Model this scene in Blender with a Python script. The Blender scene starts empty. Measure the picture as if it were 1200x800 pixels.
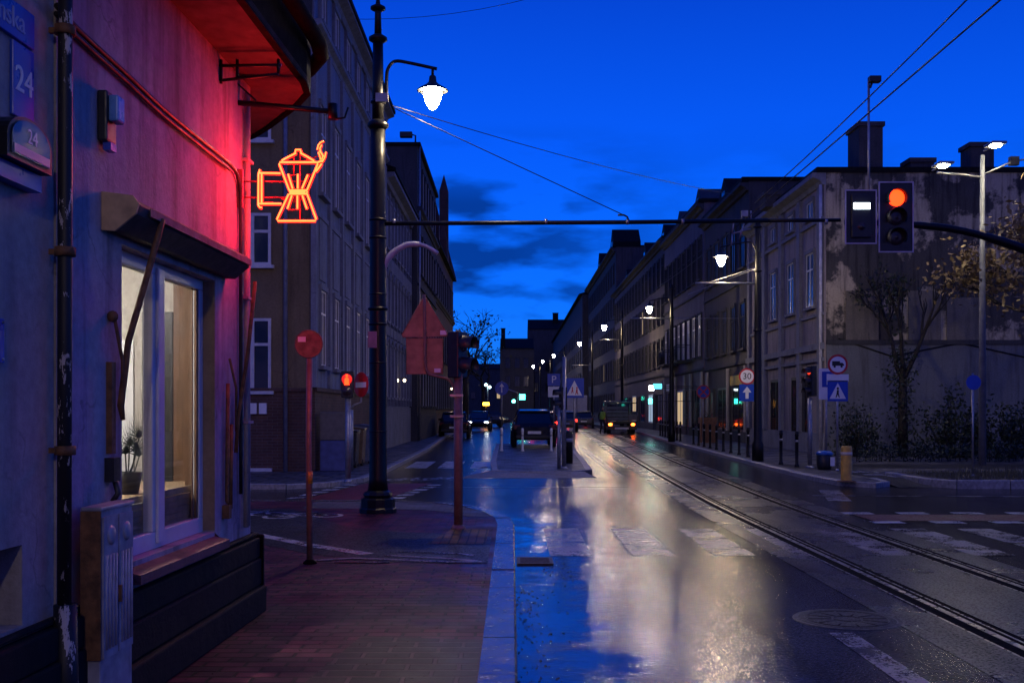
import bpy, bmesh, math, random
from mathutils import Vector, Matrix
random.seed(11)
R = math.radians
PI = math.pi
scene = bpy.context.scene
C = scene.collection

# ------------------------------------------------------------------ survey helpers (camera stands at x=0, y=0, z=1.6, looking along +y)
CAMZ, FPX, HX, HY = 1.6, 1250.0, 600.0, 480.0
def at(px, py, Y):
    return Vector(((px-HX)/FPX*Y, Y, CAMZ+(HY-py)/FPX*Y))

# ------------------------------------------------------------------ mesh builder
class MB:
    def __init__(s):
        s.v, s.f, s.m, s.sm = [], [], [], []
    def add(s, vs, fs, mi=0, smooth=False):
        b = len(s.v)
        s.v += [tuple(v) for v in vs]
        for f in fs:
            s.f.append([b+i for i in f]); s.m.append(mi); s.sm.append(smooth)
        return s
    def box(s, x0, x1, y0, y1, z0, z1, mi=0):
        vs = [(x0,y0,z0),(x1,y0,z0),(x1,y1,z0),(x0,y1,z0),(x0,y0,z1),(x1,y0,z1),(x1,y1,z1),(x0,y1,z1)]
        return s.add(vs, [(0,3,2,1),(4,5,6,7),(0,1,5,4),(1,2,6,5),(2,3,7,6),(3,0,4,7)], mi)
    def cbox(s, cx, cy, cz, sx, sy, sz, mi=0):
        return s.box(cx-sx/2, cx+sx/2, cy-sy/2, cy+sy/2, cz-sz/2, cz+sz/2, mi)
    def tube(s, pts, r, n=8, mi=0, caps=True, smooth=True, closed=False):
        pts = [Vector(p) for p in pts]
        k = len(pts)
        rs = r if isinstance(r, (list, tuple)) else [r]*k
        tang = []
        for i in range(k):
            a = pts[i-1] if (i > 0 or closed) else pts[i]
            b = pts[(i+1) % k] if (i < k-1 or closed) else pts[i]
            t = (b-a); tang.append(t.normalized() if t.length > 1e-9 else Vector((0,0,1)))
        up = Vector((0,0,1)) if abs(tang[0].z) < .9 else Vector((1,0,0))
        nrm = (up - tang[0]*up.dot(tang[0])).normalized()
        vs = []
        for i in range(k):
            nrm = (nrm - tang[i]*nrm.dot(tang[i])).normalized()
            bi = tang[i].cross(nrm)
            for j in range(n):
                a = 2*PI*j/n
                vs.append(pts[i] + (nrm*math.cos(a)+bi*math.sin(a))*rs[i])
        fs = []
        for i in range(k if closed else k-1):
            i2 = (i+1) % k
            for j in range(n):
                j2 = (j+1) % n
                fs.append((i*n+j, i*n+j2, i2*n+j2, i2*n+j))
        s.add(vs, fs, mi, smooth)
        if caps and not closed:
            b = len(s.v)-len(vs)
            s.f.append([b+j for j in reversed(range(n))]); s.m.append(mi); s.sm.append(False)
            s.f.append([b+(k-1)*n+j for j in range(n)]); s.m.append(mi); s.sm.append(False)
        return s
    def cyl(s, p0, p1, r0, r1=None, n=12, mi=0):
        return s.tube([p0, p1], [r0, r0 if r1 is None else r1], n, mi)
    def lathe(s, prof, c=(0,0,0), n=16, mi=0, axis='z', smooth=True):
        vs, fs = [], []
        for (r, z) in prof:
            for j in range(n):
                a = 2*PI*j/n
                p = (r*math.cos(a), r*math.sin(a), z)
                if axis == 'y': p = (p[0], p[2], p[1])
                if axis == 'x': p = (p[2], p[0], p[1])
                vs.append((c[0]+p[0], c[1]+p[1], c[2]+p[2]))
        k = len(prof)
        for i in range(k-1):
            for j in range(n):
                j2 = (j+1) % n
                q = (i*n+j, i*n+j2, (i+1)*n+j2, (i+1)*n+j)
                fs.append(q if axis != 'y' else q[::-1])
        fs.append(list(range(n))[::-1]); fs.append([(k-1)*n+j for j in range(n)])
        return s.add(vs, fs, mi, smooth)
    def prism(s, poly, z0, z1, mi=0):
        n = len(poly)
        area = sum(poly[i][0]*poly[(i+1)%n][1]-poly[(i+1)%n][0]*poly[i][1] for i in range(n))
        if area < 0: poly = poly[::-1]
        vs = [(x,y,z0) for x,y in poly]+[(x,y,z1) for x,y in poly]
        fs = [list(range(n))[::-1], list(range(n,2*n))]
        fs += [(i,(i+1)%n,n+(i+1)%n,n+i) for i in range(n)]
        return s.add(vs, fs, mi)
    def prism_y(s, poly, y0, y1, mi=0):            # polygon in x,z, extruded along y
        n = len(poly)
        vs = [(x,y0,z) for x,z in poly]+[(x,y1,z) for x,z in poly]
        fs = [list(range(n)), list(range(n,2*n))[::-1]]
        fs += [(i,n+i,n+(i+1)%n,(i+1)%n) for i in range(n)]
        return s.add(vs, fs, mi)
    def prism_x(s, poly, x0, x1, mi=0):            # polygon in y,z, extruded along x
        n = len(poly)
        vs = [(x0,y,z) for y,z in poly]+[(x1,y,z) for y,z in poly]
        fs = [list(range(n))[::-1], list(range(n,2*n))]
        fs += [(i,(i+1)%n,n+(i+1)%n,n+i) for i in range(n)]
        return s.add(vs, fs, mi)
    def sheet(s, poly, z, mi=0):
        n = len(poly)
        area = sum(poly[i][0]*poly[(i+1)%n][1]-poly[(i+1)%n][0]*poly[i][1] for i in range(n))
        if area < 0: poly = poly[::-1]
        return s.add([(x,y,z) for x,y in poly], [list(range(n))], mi)
    def ribbon(s, pts, w0, w1, z, mi=0):           # flat strip along a polyline between two side offsets (positive = right)
        P = [Vector((p[0],p[1])) for p in pts]; L, Rr = [], []
        for i in range(len(P)):
            t = (P[min(i+1,len(P)-1)]-P[max(i-1,0)]).normalized(); nr = Vector((t.y,-t.x))
            L.append(P[i]+nr*w0); Rr.append(P[i]+nr*w1)
        k = len(P)
        vs = [(p.x,p.y,z) for p in L]+[(p.x,p.y,z) for p in Rr]
        return s.add(vs, [(k+i,k+i+1,i+1,i) for i in range(k-1)], mi)
    def sphere(s, c, r, n=12, mi=0, sz=None):
        rr = r if isinstance(r,(tuple,list)) else (r,r,r)
        k = max(5, n//2)
        prof = [(max(1e-4,math.sin(PI*i/k)), -math.cos(PI*i/k)) for i in range(k+1)]
        vs, fs = [], []
        for (q,z) in prof:
            for j in range(n):
                a = 2*PI*j/n
                vs.append((c[0]+q*math.cos(a)*rr[0], c[1]+q*math.sin(a)*rr[1], c[2]+z*rr[2]))
        for i in range(k):
            for j in range(n):
                fs.append((i*n+j, i*n+(j+1)%n, (i+1)*n+(j+1)%n, (i+1)*n+j))
        return s.add(vs, fs, mi, True)
    def xf(s, M):
        s.v = [tuple(M @ Vector(v)) for v in s.v]; return s
    def mesh(s, name, mats):
        me = bpy.data.meshes.new(name)
        me.from_pydata(s.v, [], s.f)
        for m in (mats if isinstance(mats,(list,tuple)) else [mats]): me.materials.append(m)
        me.polygons.foreach_set('material_index', s.m)
        me.polygons.foreach_set('use_smooth', s.sm)
        me.update()
        return me
    def build(s, name, mats, parent=None, loc=None, rz=None, bevel=0):
        return link(name, s.mesh(name, mats), parent, loc, rz, bevel)

def link(name, me, parent=None, loc=None, rz=None, bevel=0):
    o = bpy.data.objects.new(name, me); C.objects.link(o)
    if parent is not None: o.parent = parent
    if loc is not None: o.location = loc
    if rz is not None: o.rotation_euler = (0,0,rz)
    if bevel:
        b = o.modifiers.new('bevel','BEVEL'); b.width = bevel; b.segments = 2; b.limit_method = 'ANGLE'; b.angle_limit = R(40)
    return o
def tag(o, label=None, cat=None, group=None, kind=None):
    if label: o['label'] = label
    if cat: o['category'] = cat
    if group: o['group'] = group
    if kind: o['kind'] = kind
    return o
def thing(name, label, cat, loc=(0,0,0), rz=0, group=None):
    o = bpy.data.objects.new(name, None); C.objects.link(o)
    o.location = loc; o.rotation_euler = (0,0,rz); o.empty_display_size = .2
    return tag(o, label, cat, group)
def struct(o): return tag(o, kind='structure')
def copy_tree(o, parent=None, loc=None, rz=None):
    c = o.copy(); C.objects.link(c)
    if parent is not None: c.parent = parent
    if loc is not None: c.location = loc
    if rz is not None: c.rotation_euler = (0,0,rz)
    for ch in list(o.children): copy_tree(ch, c)
    return c
def text_mb(body, size, depth=.004, align='CENTER'):
    cu = bpy.data.curves.new('lettering','FONT'); cu.body = body; cu.size = size; cu.extrude = depth/2; cu.align_x = align; cu.align_y = 'CENTER'
    cu.resolution_u = 4
    o = bpy.data.objects.new('lettering', cu); C.objects.link(o)
    bpy.context.view_layer.update()
    me = bpy.data.meshes.new_from_object(o.evaluated_get(bpy.context.evaluated_depsgraph_get()))
    bpy.data.objects.remove(o); bpy.data.curves.remove(cu)
    mb = MB(); mb.add([v.co.copy() for v in me.vertices], [list(p.vertices) for p in me.polygons]); bpy.data.meshes.remove(me)
    return mb.xf(Matrix.Rotation(R(90),4,'X'))          # upright, reads from -y

# ------------------------------------------------------------------ materials
def _new(name):
    m = bpy.data.materials.new(name); m.use_nodes = True
    nt = m.node_tree; return m, nt, nt.nodes['Principled BSDF']
def _n(nt, t, **kw):
    n = nt.nodes.new(t)
    for k, v in kw.items(): setattr(n, k, v)
    return n
def _math(nt, op, a, b=None):
    n = _n(nt,'ShaderNodeMath', operation=op)
    for i, x in enumerate((a,b)):
        if x is None: continue
        if isinstance(x,(int,float)): n.inputs[i].default_value = x
        else: nt.links.new(x, n.inputs[i])
    return n.outputs[0]
def _noise(nt, vec, scale, detail=4, rough=.55, stretch=None):
    if stretch:
        mp = _n(nt,'ShaderNodeMapping'); mp.inputs['Scale'].default_value = stretch
        nt.links.new(vec, mp.inputs['Vector']); vec = mp.outputs[0]
    n = _n(nt,'ShaderNodeTexNoise'); n.inputs['Scale'].default_value = scale; n.inputs['Detail'].default_value = detail; n.inputs['Roughness'].default_value = rough
    nt.links.new(vec, n.inputs['Vector']); return n.outputs['Fac']
def _ramp(nt, fac, stops):
    r = _n(nt,'ShaderNodeValToRGB'); cr = r.color_ramp
    while len(cr.elements) < len(stops): cr.elements.new(.5)
    for e,(p,c) in zip(cr.elements, stops):
        e.position = p; e.color = (c,c,c,1) if isinstance(c,(int,float)) else (*c,1)
    nt.links.new(fac, r.inputs['Fac']); return r.outputs['Color']
def _mix(nt, fac, a, b, mode='MIX'):
    n = _n(nt,'ShaderNodeMix', data_type='RGBA', blend_type=mode)
    if isinstance(fac,(int,float)): n.inputs[0].default_value = fac
    else: nt.links.new(fac, n.inputs[0])
    for i, x in ((6,a),(7,b)):
        if isinstance(x,(tuple,list)): n.inputs[i].default_value = (*x,1)
        else: nt.links.new(x, n.inputs[i])
    return n.outputs[2]
def _bump(nt, b, h, strength=.3, dist=.01, prev=None):
    n = _n(nt,'ShaderNodeBump'); n.inputs['Strength'].default_value = strength; n.inputs['Distance'].default_value = dist
    nt.links.new(h, n.inputs['Height'])
    if prev is not None: nt.links.new(prev, n.inputs['Normal'])
    nt.links.new(n.outputs[0], b.inputs['Normal']); return n.outputs[0]
def paint(name, col, rough=.45, metal=0, vary=.25, scale=6, bump=.06, spec=.5):
    m, nt, b = _new(name)
    tc = _n(nt,'ShaderNodeTexCoord').outputs['Object']
    f = _noise(nt, tc, scale, 5)
    d = tuple(max(0,c*(1-vary)) for c in col); l = tuple(min(1,c*(1+vary)) for c in col)
    nt.links.new(_ramp(nt, f, [(.3,d),(.7,l)]), b.inputs['Base Color'])
    nt.links.new(_ramp(nt, _noise(nt, tc, scale*2.3, 4), [(.3,max(.05,rough-.12)),(.7,min(1,rough+.12))]), b.inputs['Roughness'])
    b.inputs['Metallic'].default_value = metal; b.inputs['Specular IOR Level'].default_value = spec
    if bump: _bump(nt, b, _noise(nt, tc, scale*8, 3), bump, .004)
    return m
def plaster(name, col, dirt=(.05,.045,.04), amount=.55, scale=1.2, rough=.85, patch=None, patch_th=.56):
    m, nt, b = _new(name)
    tc = _n(nt,'ShaderNodeTexCoord').outputs['Object']
    big = _noise(nt, tc, scale, 6, .6)
    streak = _noise(nt, tc, 2.2, 5, .6, (2.4,2.4,.22))
    base = _ramp(nt, big, [(.25,tuple(c*.72 for c in col)),(.55,col),(.8,tuple(min(1,c*1.15) for c in col))])
    if patch:
        pf = _ramp(nt, _noise(nt, tc, scale*.45, 7, .62), [(patch_th-.02,0.0),(patch_th+.02,1.0)])
        base = _mix(nt, pf, base, patch)
    df = _ramp(nt, streak, [(.48,0.0),(.72,amount)])
    base = _mix(nt, df, base, dirt)
    cr = _n(nt,'ShaderNodeTexVoronoi', feature='DISTANCE_TO_EDGE'); cr.inputs['Scale'].default_value = .9
    wv = _n(nt,'ShaderNodeVectorMath', operation='MULTIPLY_ADD'); nz = _n(nt,'ShaderNodeTexNoise'); nz.inputs['Scale'].default_value = 2.6; nz.inputs['Detail'].default_value = 6
    nt.links.new(tc, nz.inputs['Vector']); nt.links.new(nz.outputs['Color'], wv.inputs[0]); wv.inputs[1].default_value = (.6,.6,.6); nt.links.new(tc, wv.inputs[2]); nt.links.new(wv.outputs[0], cr.inputs['Vector'])
    ck = _math(nt,'MULTIPLY', _ramp(nt, cr.outputs['Distance'], [(.002,1.0),(.009,0.0)]), _ramp(nt, big, [(.5,0.0),(.6,.45)]))
    base = _mix(nt, ck, base, tuple(c*.12 for c in col))
    fine = _noise(nt, tc, 18, 5, .65)
    base = _mix(nt, .45, base, _ramp(nt, fine, [(.3,.45),(.65,1.0)]), 'MULTIPLY')
    nt.links.new(base, b.inputs['Base Color'])
    b.inputs['Roughness'].default_value = rough; b.inputs['Specular IOR Level'].default_value = .25
    p = _bump(nt, b, big, .5, .03)
    p = _bump(nt, b, _noise(nt, tc, 9, 8, .72), .55, .02, p)
    return m
def brickmat(name, c1, c2, mortar, w=.25, h=.075, rough=.8, flat=False, bump=.6, wet=None, offset=.5):
    m, nt, b = _new(name)
    tc = _n(nt,'ShaderNodeTexCoord').outputs['Object']
    sp = _n(nt,'ShaderNodeSeparateXYZ'); nt.links.new(tc, sp.inputs[0])
    cb = _n(nt,'ShaderNodeCombineXYZ')
    if flat:
        nt.links.new(sp.outputs[0], cb.inputs[0]); nt.links.new(sp.outputs[1], cb.inputs[1])
    else:
        nt.links.new(_math(nt,'ADD',sp.outputs[0],sp.outputs[1]), cb.inputs[0]); nt.links.new(sp.outputs[2], cb.inputs[1])
    # slight waviness so that courses are not ruler straight
    br = _n(nt,'ShaderNodeTexBrick', offset=offset)
    wv = _n(nt,'ShaderNodeVectorMath', operation='MULTIPLY_ADD')
    nz = _n(nt,'ShaderNodeTexNoise'); nz.inputs['Scale'].default_value = 2.5; nt.links.new(tc, nz.inputs['Vector'])
    nt.links.new(nz.outputs['Color'], wv.inputs[0]); wv.inputs[1].default_value = (.02,.02,0); nt.links.new(cb.outputs[0], wv.inputs[2])
    nt.links.new(wv.outputs[0], br.inputs['Vector'])
    br.inputs['Color1'].default_value = (*c1,1); br.inputs['Color2'].default_value = (*c2,1); br.inputs['Mortar'].default_value = (*mortar,1)
    br.inputs['Scale'].default_value = 1; br.inputs['Mortar Size'].default_value = min(w,h)*(.1 if flat else .07); br.inputs['Mortar Smooth'].default_value = .3
    br.inputs['Brick Width'].default_value = w; br.inputs['Row Height'].default_value = h; br.inputs['Bias'].default_value = 0
    big = _noise(nt, tc, 1.3, 6, .6)
    col = _mix(nt, .7, br.outputs['Color'], _ramp(nt, big, [(.3,.45),(.7,1.1)]), 'MULTIPLY')
    col = _mix(nt, .3, col, _ramp(nt, _noise(nt,tc,25,4), [(.3,.5),(.7,1.0)]), 'MULTIPLY')
    nt.links.new(col, b.inputs['Base Color'])
    if wet:
        nt.links.new(_ramp(nt, _noise(nt, tc, 1.7, 5, .6), [(.35,wet[0]),(.68,wet[1])]), b.inputs['Roughness'])
    else: b.inputs['Roughness'].default_value = rough
    b.inputs['Specular IOR Level'].default_value = .16 if flat else .4
    p = _bump(nt, b, _math(nt,'SUBTRACT',1.0,br.outputs['Fac']), bump, .014 if flat else .006)
    p = _bump(nt, b, big, .3, .02, p)
    _bump(nt, b, _noise(nt, tc, 60, 4), .35, .004, p)
    return m
def emit(name, col, strength, base=(.02,.02,.02)):
    m, nt, b = _new(name)
    b.inputs['Base Color'].default_value = (*base,1)
    b.inputs['Emission Color'].default_value = (*col,1); b.inputs['Emission Strength'].default_value = strength
    return m
def glass(name, tint=(.6,.65,.7), alpha=.25, rough=.02, spec=.5):
    m, nt, b = _new(name)
    tr = _n(nt,'ShaderNodeBsdfTransparent'); tr.inputs[0].default_value = (*tint,1)
    gl = _n(nt,'ShaderNodeBsdfGlossy'); gl.inputs['Roughness'].default_value = rough
    fr = _n(nt,'ShaderNodeLayerWeight'); fr.inputs['Blend'].default_value = .5
    mx = _n(nt,'ShaderNodeMixShader')
    nt.links.new(_math(nt,'ADD',.03,_math(nt,'MULTIPLY',_math(nt,'POWER',fr.outputs['Facing'],4.5),spec)), mx.inputs[0]); nt.links.new(tr.outputs[0], mx.inputs[1]); nt.links.new(gl.outputs[0], mx.inputs[2])
    nt.links.new(mx.outputs[0], nt.nodes['Material Output'].inputs['Surface']); return m
def darkpane(name, col=(.012,.014,.02), rough=.06):
    m, nt, b = _new(name)
    tc = _n(nt,'ShaderNodeTexCoord').outputs['Object']
    b.inputs['Base Color'].default_value = (*col,1); b.inputs['Roughness'].default_value = rough; b.inputs['Specular IOR Level'].default_value = .6
    _bump(nt, b, _noise(nt, tc, 1.5, 2), .15, .02)
    return m
def asphalt(name, base=.045, rlo=.2, rhi=.45, puddles=False, tint=(1,1,1.05), spec=.5, grain=.5):
    m, nt, b = _new(name)
    pos = _n(nt,'ShaderNodeNewGeometry').outputs['Position']
    big = _noise(nt, pos, .55, 6, .6); mid = _noise(nt, pos, 3.1, 6, .65); fine = _noise(nt, pos, 44, 2, .8)
    vor = _n(nt,'ShaderNodeTexVoronoi'); vor.inputs['Scale'].default_value = 60; nt.links.new(pos, vor.inputs['Vector'])
    c = _ramp(nt, mid, [(.3,tuple(base*.6*t for t in tint)),(.7,tuple(base*1.35*t for t in tint))])
    c = _mix(nt, .6, c, _ramp(nt, fine, [(.3,.3),(.75,1.6)]), 'MULTIPLY')
    # cracks and old repair lines
    cr = _n(nt,'ShaderNodeTexVoronoi', feature='DISTANCE_TO_EDGE'); cr.inputs['Scale'].default_value = .55
    wv = _n(nt,'ShaderNodeVectorMath', operation='MULTIPLY_ADD'); nz = _n(nt,'ShaderNodeTexNoise'); nz.inputs['Scale'].default_value = 2.2; nz.inputs['Detail'].default_value = 5
    nt.links.new(pos, nz.inputs['Vector']); nt.links.new(nz.outputs['Color'], wv.inputs[0]); wv.inputs[1].default_value = (.7,.7,0); nt.links.new(pos, wv.inputs[2]); nt.links.new(wv.outputs[0], cr.inputs['Vector'])
    crack = _ramp(nt, cr.outputs['Distance'], [(.004,1.0),(.014,0.0)])
    crack = _math(nt,'MULTIPLY', crack, _ramp(nt, big, [(.5,0.0),(.6,.8)]))
    c = _mix(nt, crack, c, (.006,.006,.007))
    rough = _ramp(nt, _math(nt,'ADD',_math(nt,'MULTIPLY',big,.8),_math(nt,'MULTIPLY',mid,.2)), [(.3,rlo),(.7,rhi)])
    dist = grain
    if puddles:
        sp = _n(nt,'ShaderNodeSeparateXYZ'); nt.links.new(pos, sp.inputs[0])
        x = _math(nt,'ADD', sp.outputs[0], _math(nt,'MULTIPLY',_math(nt,'SUBTRACT',mid,.5),1.6))
        mr = _n(nt,'ShaderNodeMapRange', interpolation_type='SMOOTHSTEP'); nt.links.new(x, mr.inputs[0])
        mr.inputs[1].default_value = .1; mr.inputs[2].default_value = 1.9; mr.inputs[3].default_value = 1; mr.inputs[4].default_value = 0
        far = _n(nt,'ShaderNodeMapRange', interpolation_type='SMOOTHSTEP'); nt.links.new(sp.outputs[1], far.inputs[0])
        far.inputs[1].default_value = 15; far.inputs[2].default_value = 17; far.inputs[3].default_value = 1; far.inputs[4].default_value = 0
        pf = _math(nt,'MULTIPLY', mr.outputs[0], far.outputs[0])
        pf = _math(nt,'MULTIPLY', pf, _ramp(nt, _noise(nt, pos, 1.7, 6, .7), [(.3,0.0),(.55,1.0)]))
        # water film lying on the cross street
        rough = _mix(nt, pf, rough, (.05,.05,.05))
        c = _mix(nt, _math(nt,'MULTIPLY',pf,.5), c, (.02,.02,.022))
        inv = _math(nt,'SUBTRACT',1.0,pf)
    nt.links.new(c, b.inputs['Base Color']); nt.links.new(rough, b.inputs['Roughness'])
    # drier lanes and patches shine less, and every grain differs
    mpw = _n(nt,'ShaderNodeMapping'); mpw.inputs['Scale'].default_value = (1.5,.22,1); nt.links.new(pos, mpw.inputs['Vector'])
    wet = _ramp(nt, _noise(nt, mpw.outputs[0], 1.0, 6, .62), [(.36,.18*spec),(.62,spec)])
    wet = _math(nt,'MULTIPLY', wet, _ramp(nt, _noise(nt, pos, 1.1, 4, .6), [(.34,.75),(.6,1.0)]))
    gr = _math(nt,'MULTIPLY', _ramp(nt, fine, [(.4,.04),(.62,2.0)]), _ramp(nt, _noise(nt, pos, 17, 4, .7), [(.3,.55),(.7,1.25)]))
    wet = _math(nt,'MULTIPLY', wet, gr)
    if puddles: wet = _math(nt,'ADD', wet, _math(nt,'MULTIPLY',pf,.62))
    nt.links.new(wet, b.inputs['Specular IOR Level'])
    h = _math(nt,'ADD', _math(nt,'ADD', _math(nt,'MULTIPLY',vor.outputs['Distance'],.8), fine), _math(nt,'MULTIPLY',_noise(nt,pos,14,3,.7),.5))
    if puddles: h = _math(nt,'MULTIPLY', h, inv)
    p = _bump(nt, b, big, .06, .02)
    _bump(nt, b, h, dist, .002, p)
    return m

M = {}
M['road'] = asphalt('wet_asphalt', .024, .12, .22, True, spec=.33, grain=.95)
M['lane'] = asphalt('damp_asphalt', .028, .3, .5)
M['track'] = asphalt('track_concrete', .03, .2, .36, grain=.9, spec=.7)
M['bike_red'] = asphalt('red_asphalt', .05, .3, .55, tint=(3.2,.55,.6))
def worn(name, col, th):
    m, nt, b = _new(name); pos = _n(nt,'ShaderNodeNewGeometry').outputs['Position']
    wf_ = _ramp(nt, _math(nt,'ADD',_math(nt,'MULTIPLY',_noise(nt,pos,2.3,8,.75),.65),_math(nt,'MULTIPLY',_noise(nt,pos,40,4,.7),.35)), [(th-.035,0.0),(th+.03,1.0)])
    c = _mix(nt, wf_, (.022,.022,.024), tuple(col)); c = _mix(nt,.5,c,_ramp(nt,_noise(nt,pos,5,5),[(.3,.55),(.7,1.0)]),'MULTIPLY')
    nt.links.new(c, b.inputs['Base Color']); nt.links.new(_ramp(nt, wf_, [(0,.2),(1,.36)]), b.inputs['Roughness'])
    _bump(nt, b, _noise(nt,pos,60,4,.7), .5, .003); return m
M['marking'] = worn('road_paint', (.5,.49,.48), .465)
M['old_marking'] = worn('worn_road_paint', (.26,.23,.23), .5)
M['_unused_a'] = paint('road_paint', (.55,.54,.52), .6, vary=.45, scale=9, bump=.3)
M['_unused_b'] = paint('worn_road_paint_plain', (.24,.21,.21), .6, vary=.7, scale=5, bump=.4)
M['steel'] = paint('rail_steel', (.42,.38,.33), .3, 1, .5, 5, .15)
M['groove'] = paint('groove_dirt', (.003,.003,.003), .95, vary=.4, spec=.05)
M['pavers'] = brickmat('red_pavers', (.15,.032,.06), (.045,.009,.028), (.003,.002,.003), .24, .12, flat=True, wet=(.3,.6), bump=1.0)
M['pavers_grey'] = brickmat('grey_pavers', (.17,.16,.16), (.12,.115,.12), (.04,.04,.04), .2, .1, flat=True, wet=(.35,.7), bump=.8)
M['slabs'] = brickmat('pavement_slabs', (.15,.145,.15), (.11,.11,.115), (.04,.04,.04), .5, .5, flat=True, wet=(.3,.65))
M['tactile'] = brickmat('tactile_paving', (.3,.17,.05), (.22,.13,.05), (.03,.025,.02), .1, .1, flat=True, wet=(.35,.6), offset=0, bump=1)
M['kerb'] = paint('wet_granite', (.1,.1,.1), .2, vary=.7, scale=5, bump=.6, spec=.9)
M['kerb_dry'] = paint('granite', (.26,.25,.24), .5, vary=.4, scale=14, bump=.4)
M['soil'] = paint('soil', (.05,.04,.028), .9, vary=.5, scale=4, bump=.8)
M['grass'] = paint('grass_blades', (.09,.085,.035), .7, vary=.4)
M['black'] = paint('black_metal', (.006,.006,.007), .4, .0, .3, 8, .08, spec=.3)
M['dark'] = paint('dark_plastic', (.015,.015,.017), .45, 0, .3, 8, .05)
M['grey_metal'] = paint('galvanised_steel', (.32,.32,.33), .42, .7, .25, 9, .08)
M['post'] = paint('painted_post', (.26,.15,.1), .5, .2, .3, 9, .08)
M['rust'] = paint('rust', (.16,.075,.03), .75, .1, .5, 18, .4)
M['sign_back'] = paint('sign_back', (.4,.2,.11), .6, .1, .35, 7, .1)
M['sign_blue'] = paint('sign_blue', (.012,.06,.42), .35, 0, .12, 4, .02)
M['sign_red'] = paint('sign_red', (.5,.02,.02), .4, 0, .12, 4, .02)
M['sign_white'] = paint('sign_white', (.75,.75,.75), .4, 0, .08, 4, .02)
M['sign_black'] = paint('sign_black', (.01,.01,.01), .4, 0, .1, 4, 0)
M['yellow'] = paint('yellow_paint', (.55,.3,.03), .5, 0, .3, 8, .1)
M['shop_wall'] = plaster('shop_plaster', (.46,.42,.45), (.08,.065,.06), .75, 1.6, patch=(.36,.33,.36), patch_th=.56)
M['shop_wall2'] = plaster('shop_plaster_pale', (.42,.38,.36), (.1,.09,.08), .35, 1.1)
M['plinth'] = plaster('tarred_stone_plinth', (.011,.01,.011), (.004,.004,.004), .6, 2.2, rough=.85)
M['soffit'] = paint('soffit_boards', (.07,.05,.045), .8, 0, .4, 5, .2)
M['roofing'] = paint('dark_roofing', (.012,.011,.011), .85, 0, .4, 6, .3, spec=.15)
M['tar'] = paint('tarred_eaves', (.003,.003,.003), .9, 0, .3, 6, .2, spec=.08)
M['sill'] = plaster('red_sill', (.2,.1,.1), (.03,.02,.02), .5, 3)
M['beige'] = plaster('beige_reveal', (.34,.24,.15), (.1,.06,.04), .35, 2)
M['frame_white'] = paint('white_frame', (.6,.6,.62), .4, 0, .12, 5, .05)
M['shop_glass'] = glass('shop_glass', (.9,.92,.95), spec=.85)
M['wood'] = paint('pale_wood', (.42,.29,.17), .5, 0, .3, 9, .15)
M['brown'] = paint('brown_panel', (.13,.065,.03), .55, 0, .25, 7, .1)
M['leaf'] = paint('dark_leaf', (.014,.026,.012), .5, 0, .4, 9, 0)
M['leaf_dry'] = paint('dry_leaf', (.17,.12,.05), .6, 0, .5, 3, 0)
M['bark'] = paint('bark', (.02,.016,.013), .85, 0, .4, 14, .6)
M['fabric_dark'] = paint('awning_fabric', (.05,.045,.045), .8, 0, .4, 9, .3)
M['awning_end'] = paint('awning_cassette', (.5,.34,.18), .55, 0, .3, 9, .2)
M['cab_metal'] = paint('cabinet_enamel', (.3,.3,.34), .5, .1, .3, 9, .15)
M['lamp_glow'] = emit('lamp_glass_lit', (1,.77,.48), 420)
M['led_glow'] = emit('led_lit', (1,.86,.55), 230)
M['neon_core'] = emit('neon_core', (1,.12,.024), 5.6)
M['neon_halo'] = emit('neon_halo', (1,.02,.012), 1.6, (.3,.02,.02))  # red halo of the neon, imitated by a glowing outer tube
M['neon_dim'] = paint('red_metal_frame', (.35,.05,.05), .45, .2, .2)
M['sig_red'] = emit('signal_red_lit', (1,.024,.003), 8)
M['sig_red_ring'] = emit('signal_red_edge', (1,.03,.006), 3)
M['sig_white'] = emit('signal_white_lit', (.75,.9,1), 12)
M['sig_green'] = emit('signal_green_lit', (.05,1,.7), 12)
M['lens_off'] = paint('unlit_lens', (.03,.02,.02), .2, 0, .2)
M['tail'] = emit('tail_light_lit', (1,.11,.012), 22)
M['tail_red'] = emit('tail_light_red', (1,.03,.02), 6)
M['head'] = emit('head_light_lit', (.85,.95,1), 25)
M['amber'] = emit('amber_lit', (1,.4,.03), 12)
M['warm_window'] = emit('warm_window', (1,.72,.4), .55)
M['cool_window'] = emit('cool_window', (.55,.75,1), .5)
M['pane'] = darkpane('dark_window_pane')
M['rubber'] = paint('rubber', (.012,.012,.012), .8, 0, .2)
M['car_black'] = paint('car_black', (.01,.01,.013), .16, .3, .1, 3, 0)
M['car_grey'] = paint('car_grey', (.09,.095,.1), .2, .5, .1, 3, 0)
M['car_red'] = paint('car_red', (.12,.015,.015), .2, .3, .1, 3, 0)
M['van_white'] = paint('van_white', (.55,.56,.6), .3, 0, .1, 3, 0)
M['car_glass'] = darkpane('car_glass', (.01,.012,.016), .05)
M['hivis'] = paint('hivis_cloth', (.35,.55,.08), .7, 0, .2)
M['cloth'] = paint('dark_cloth', (.02,.02,.025), .8, 0, .3)
M['skin'] = paint('skin', (.4,.24,.17), .55, 0, .1)
M['hair'] = paint('hair', (.02,.015,.01), .7, 0, .2)
M['wire'] = paint('wire', (.01,.01,.01), .5, .3, .2, 8, 0)

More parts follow.
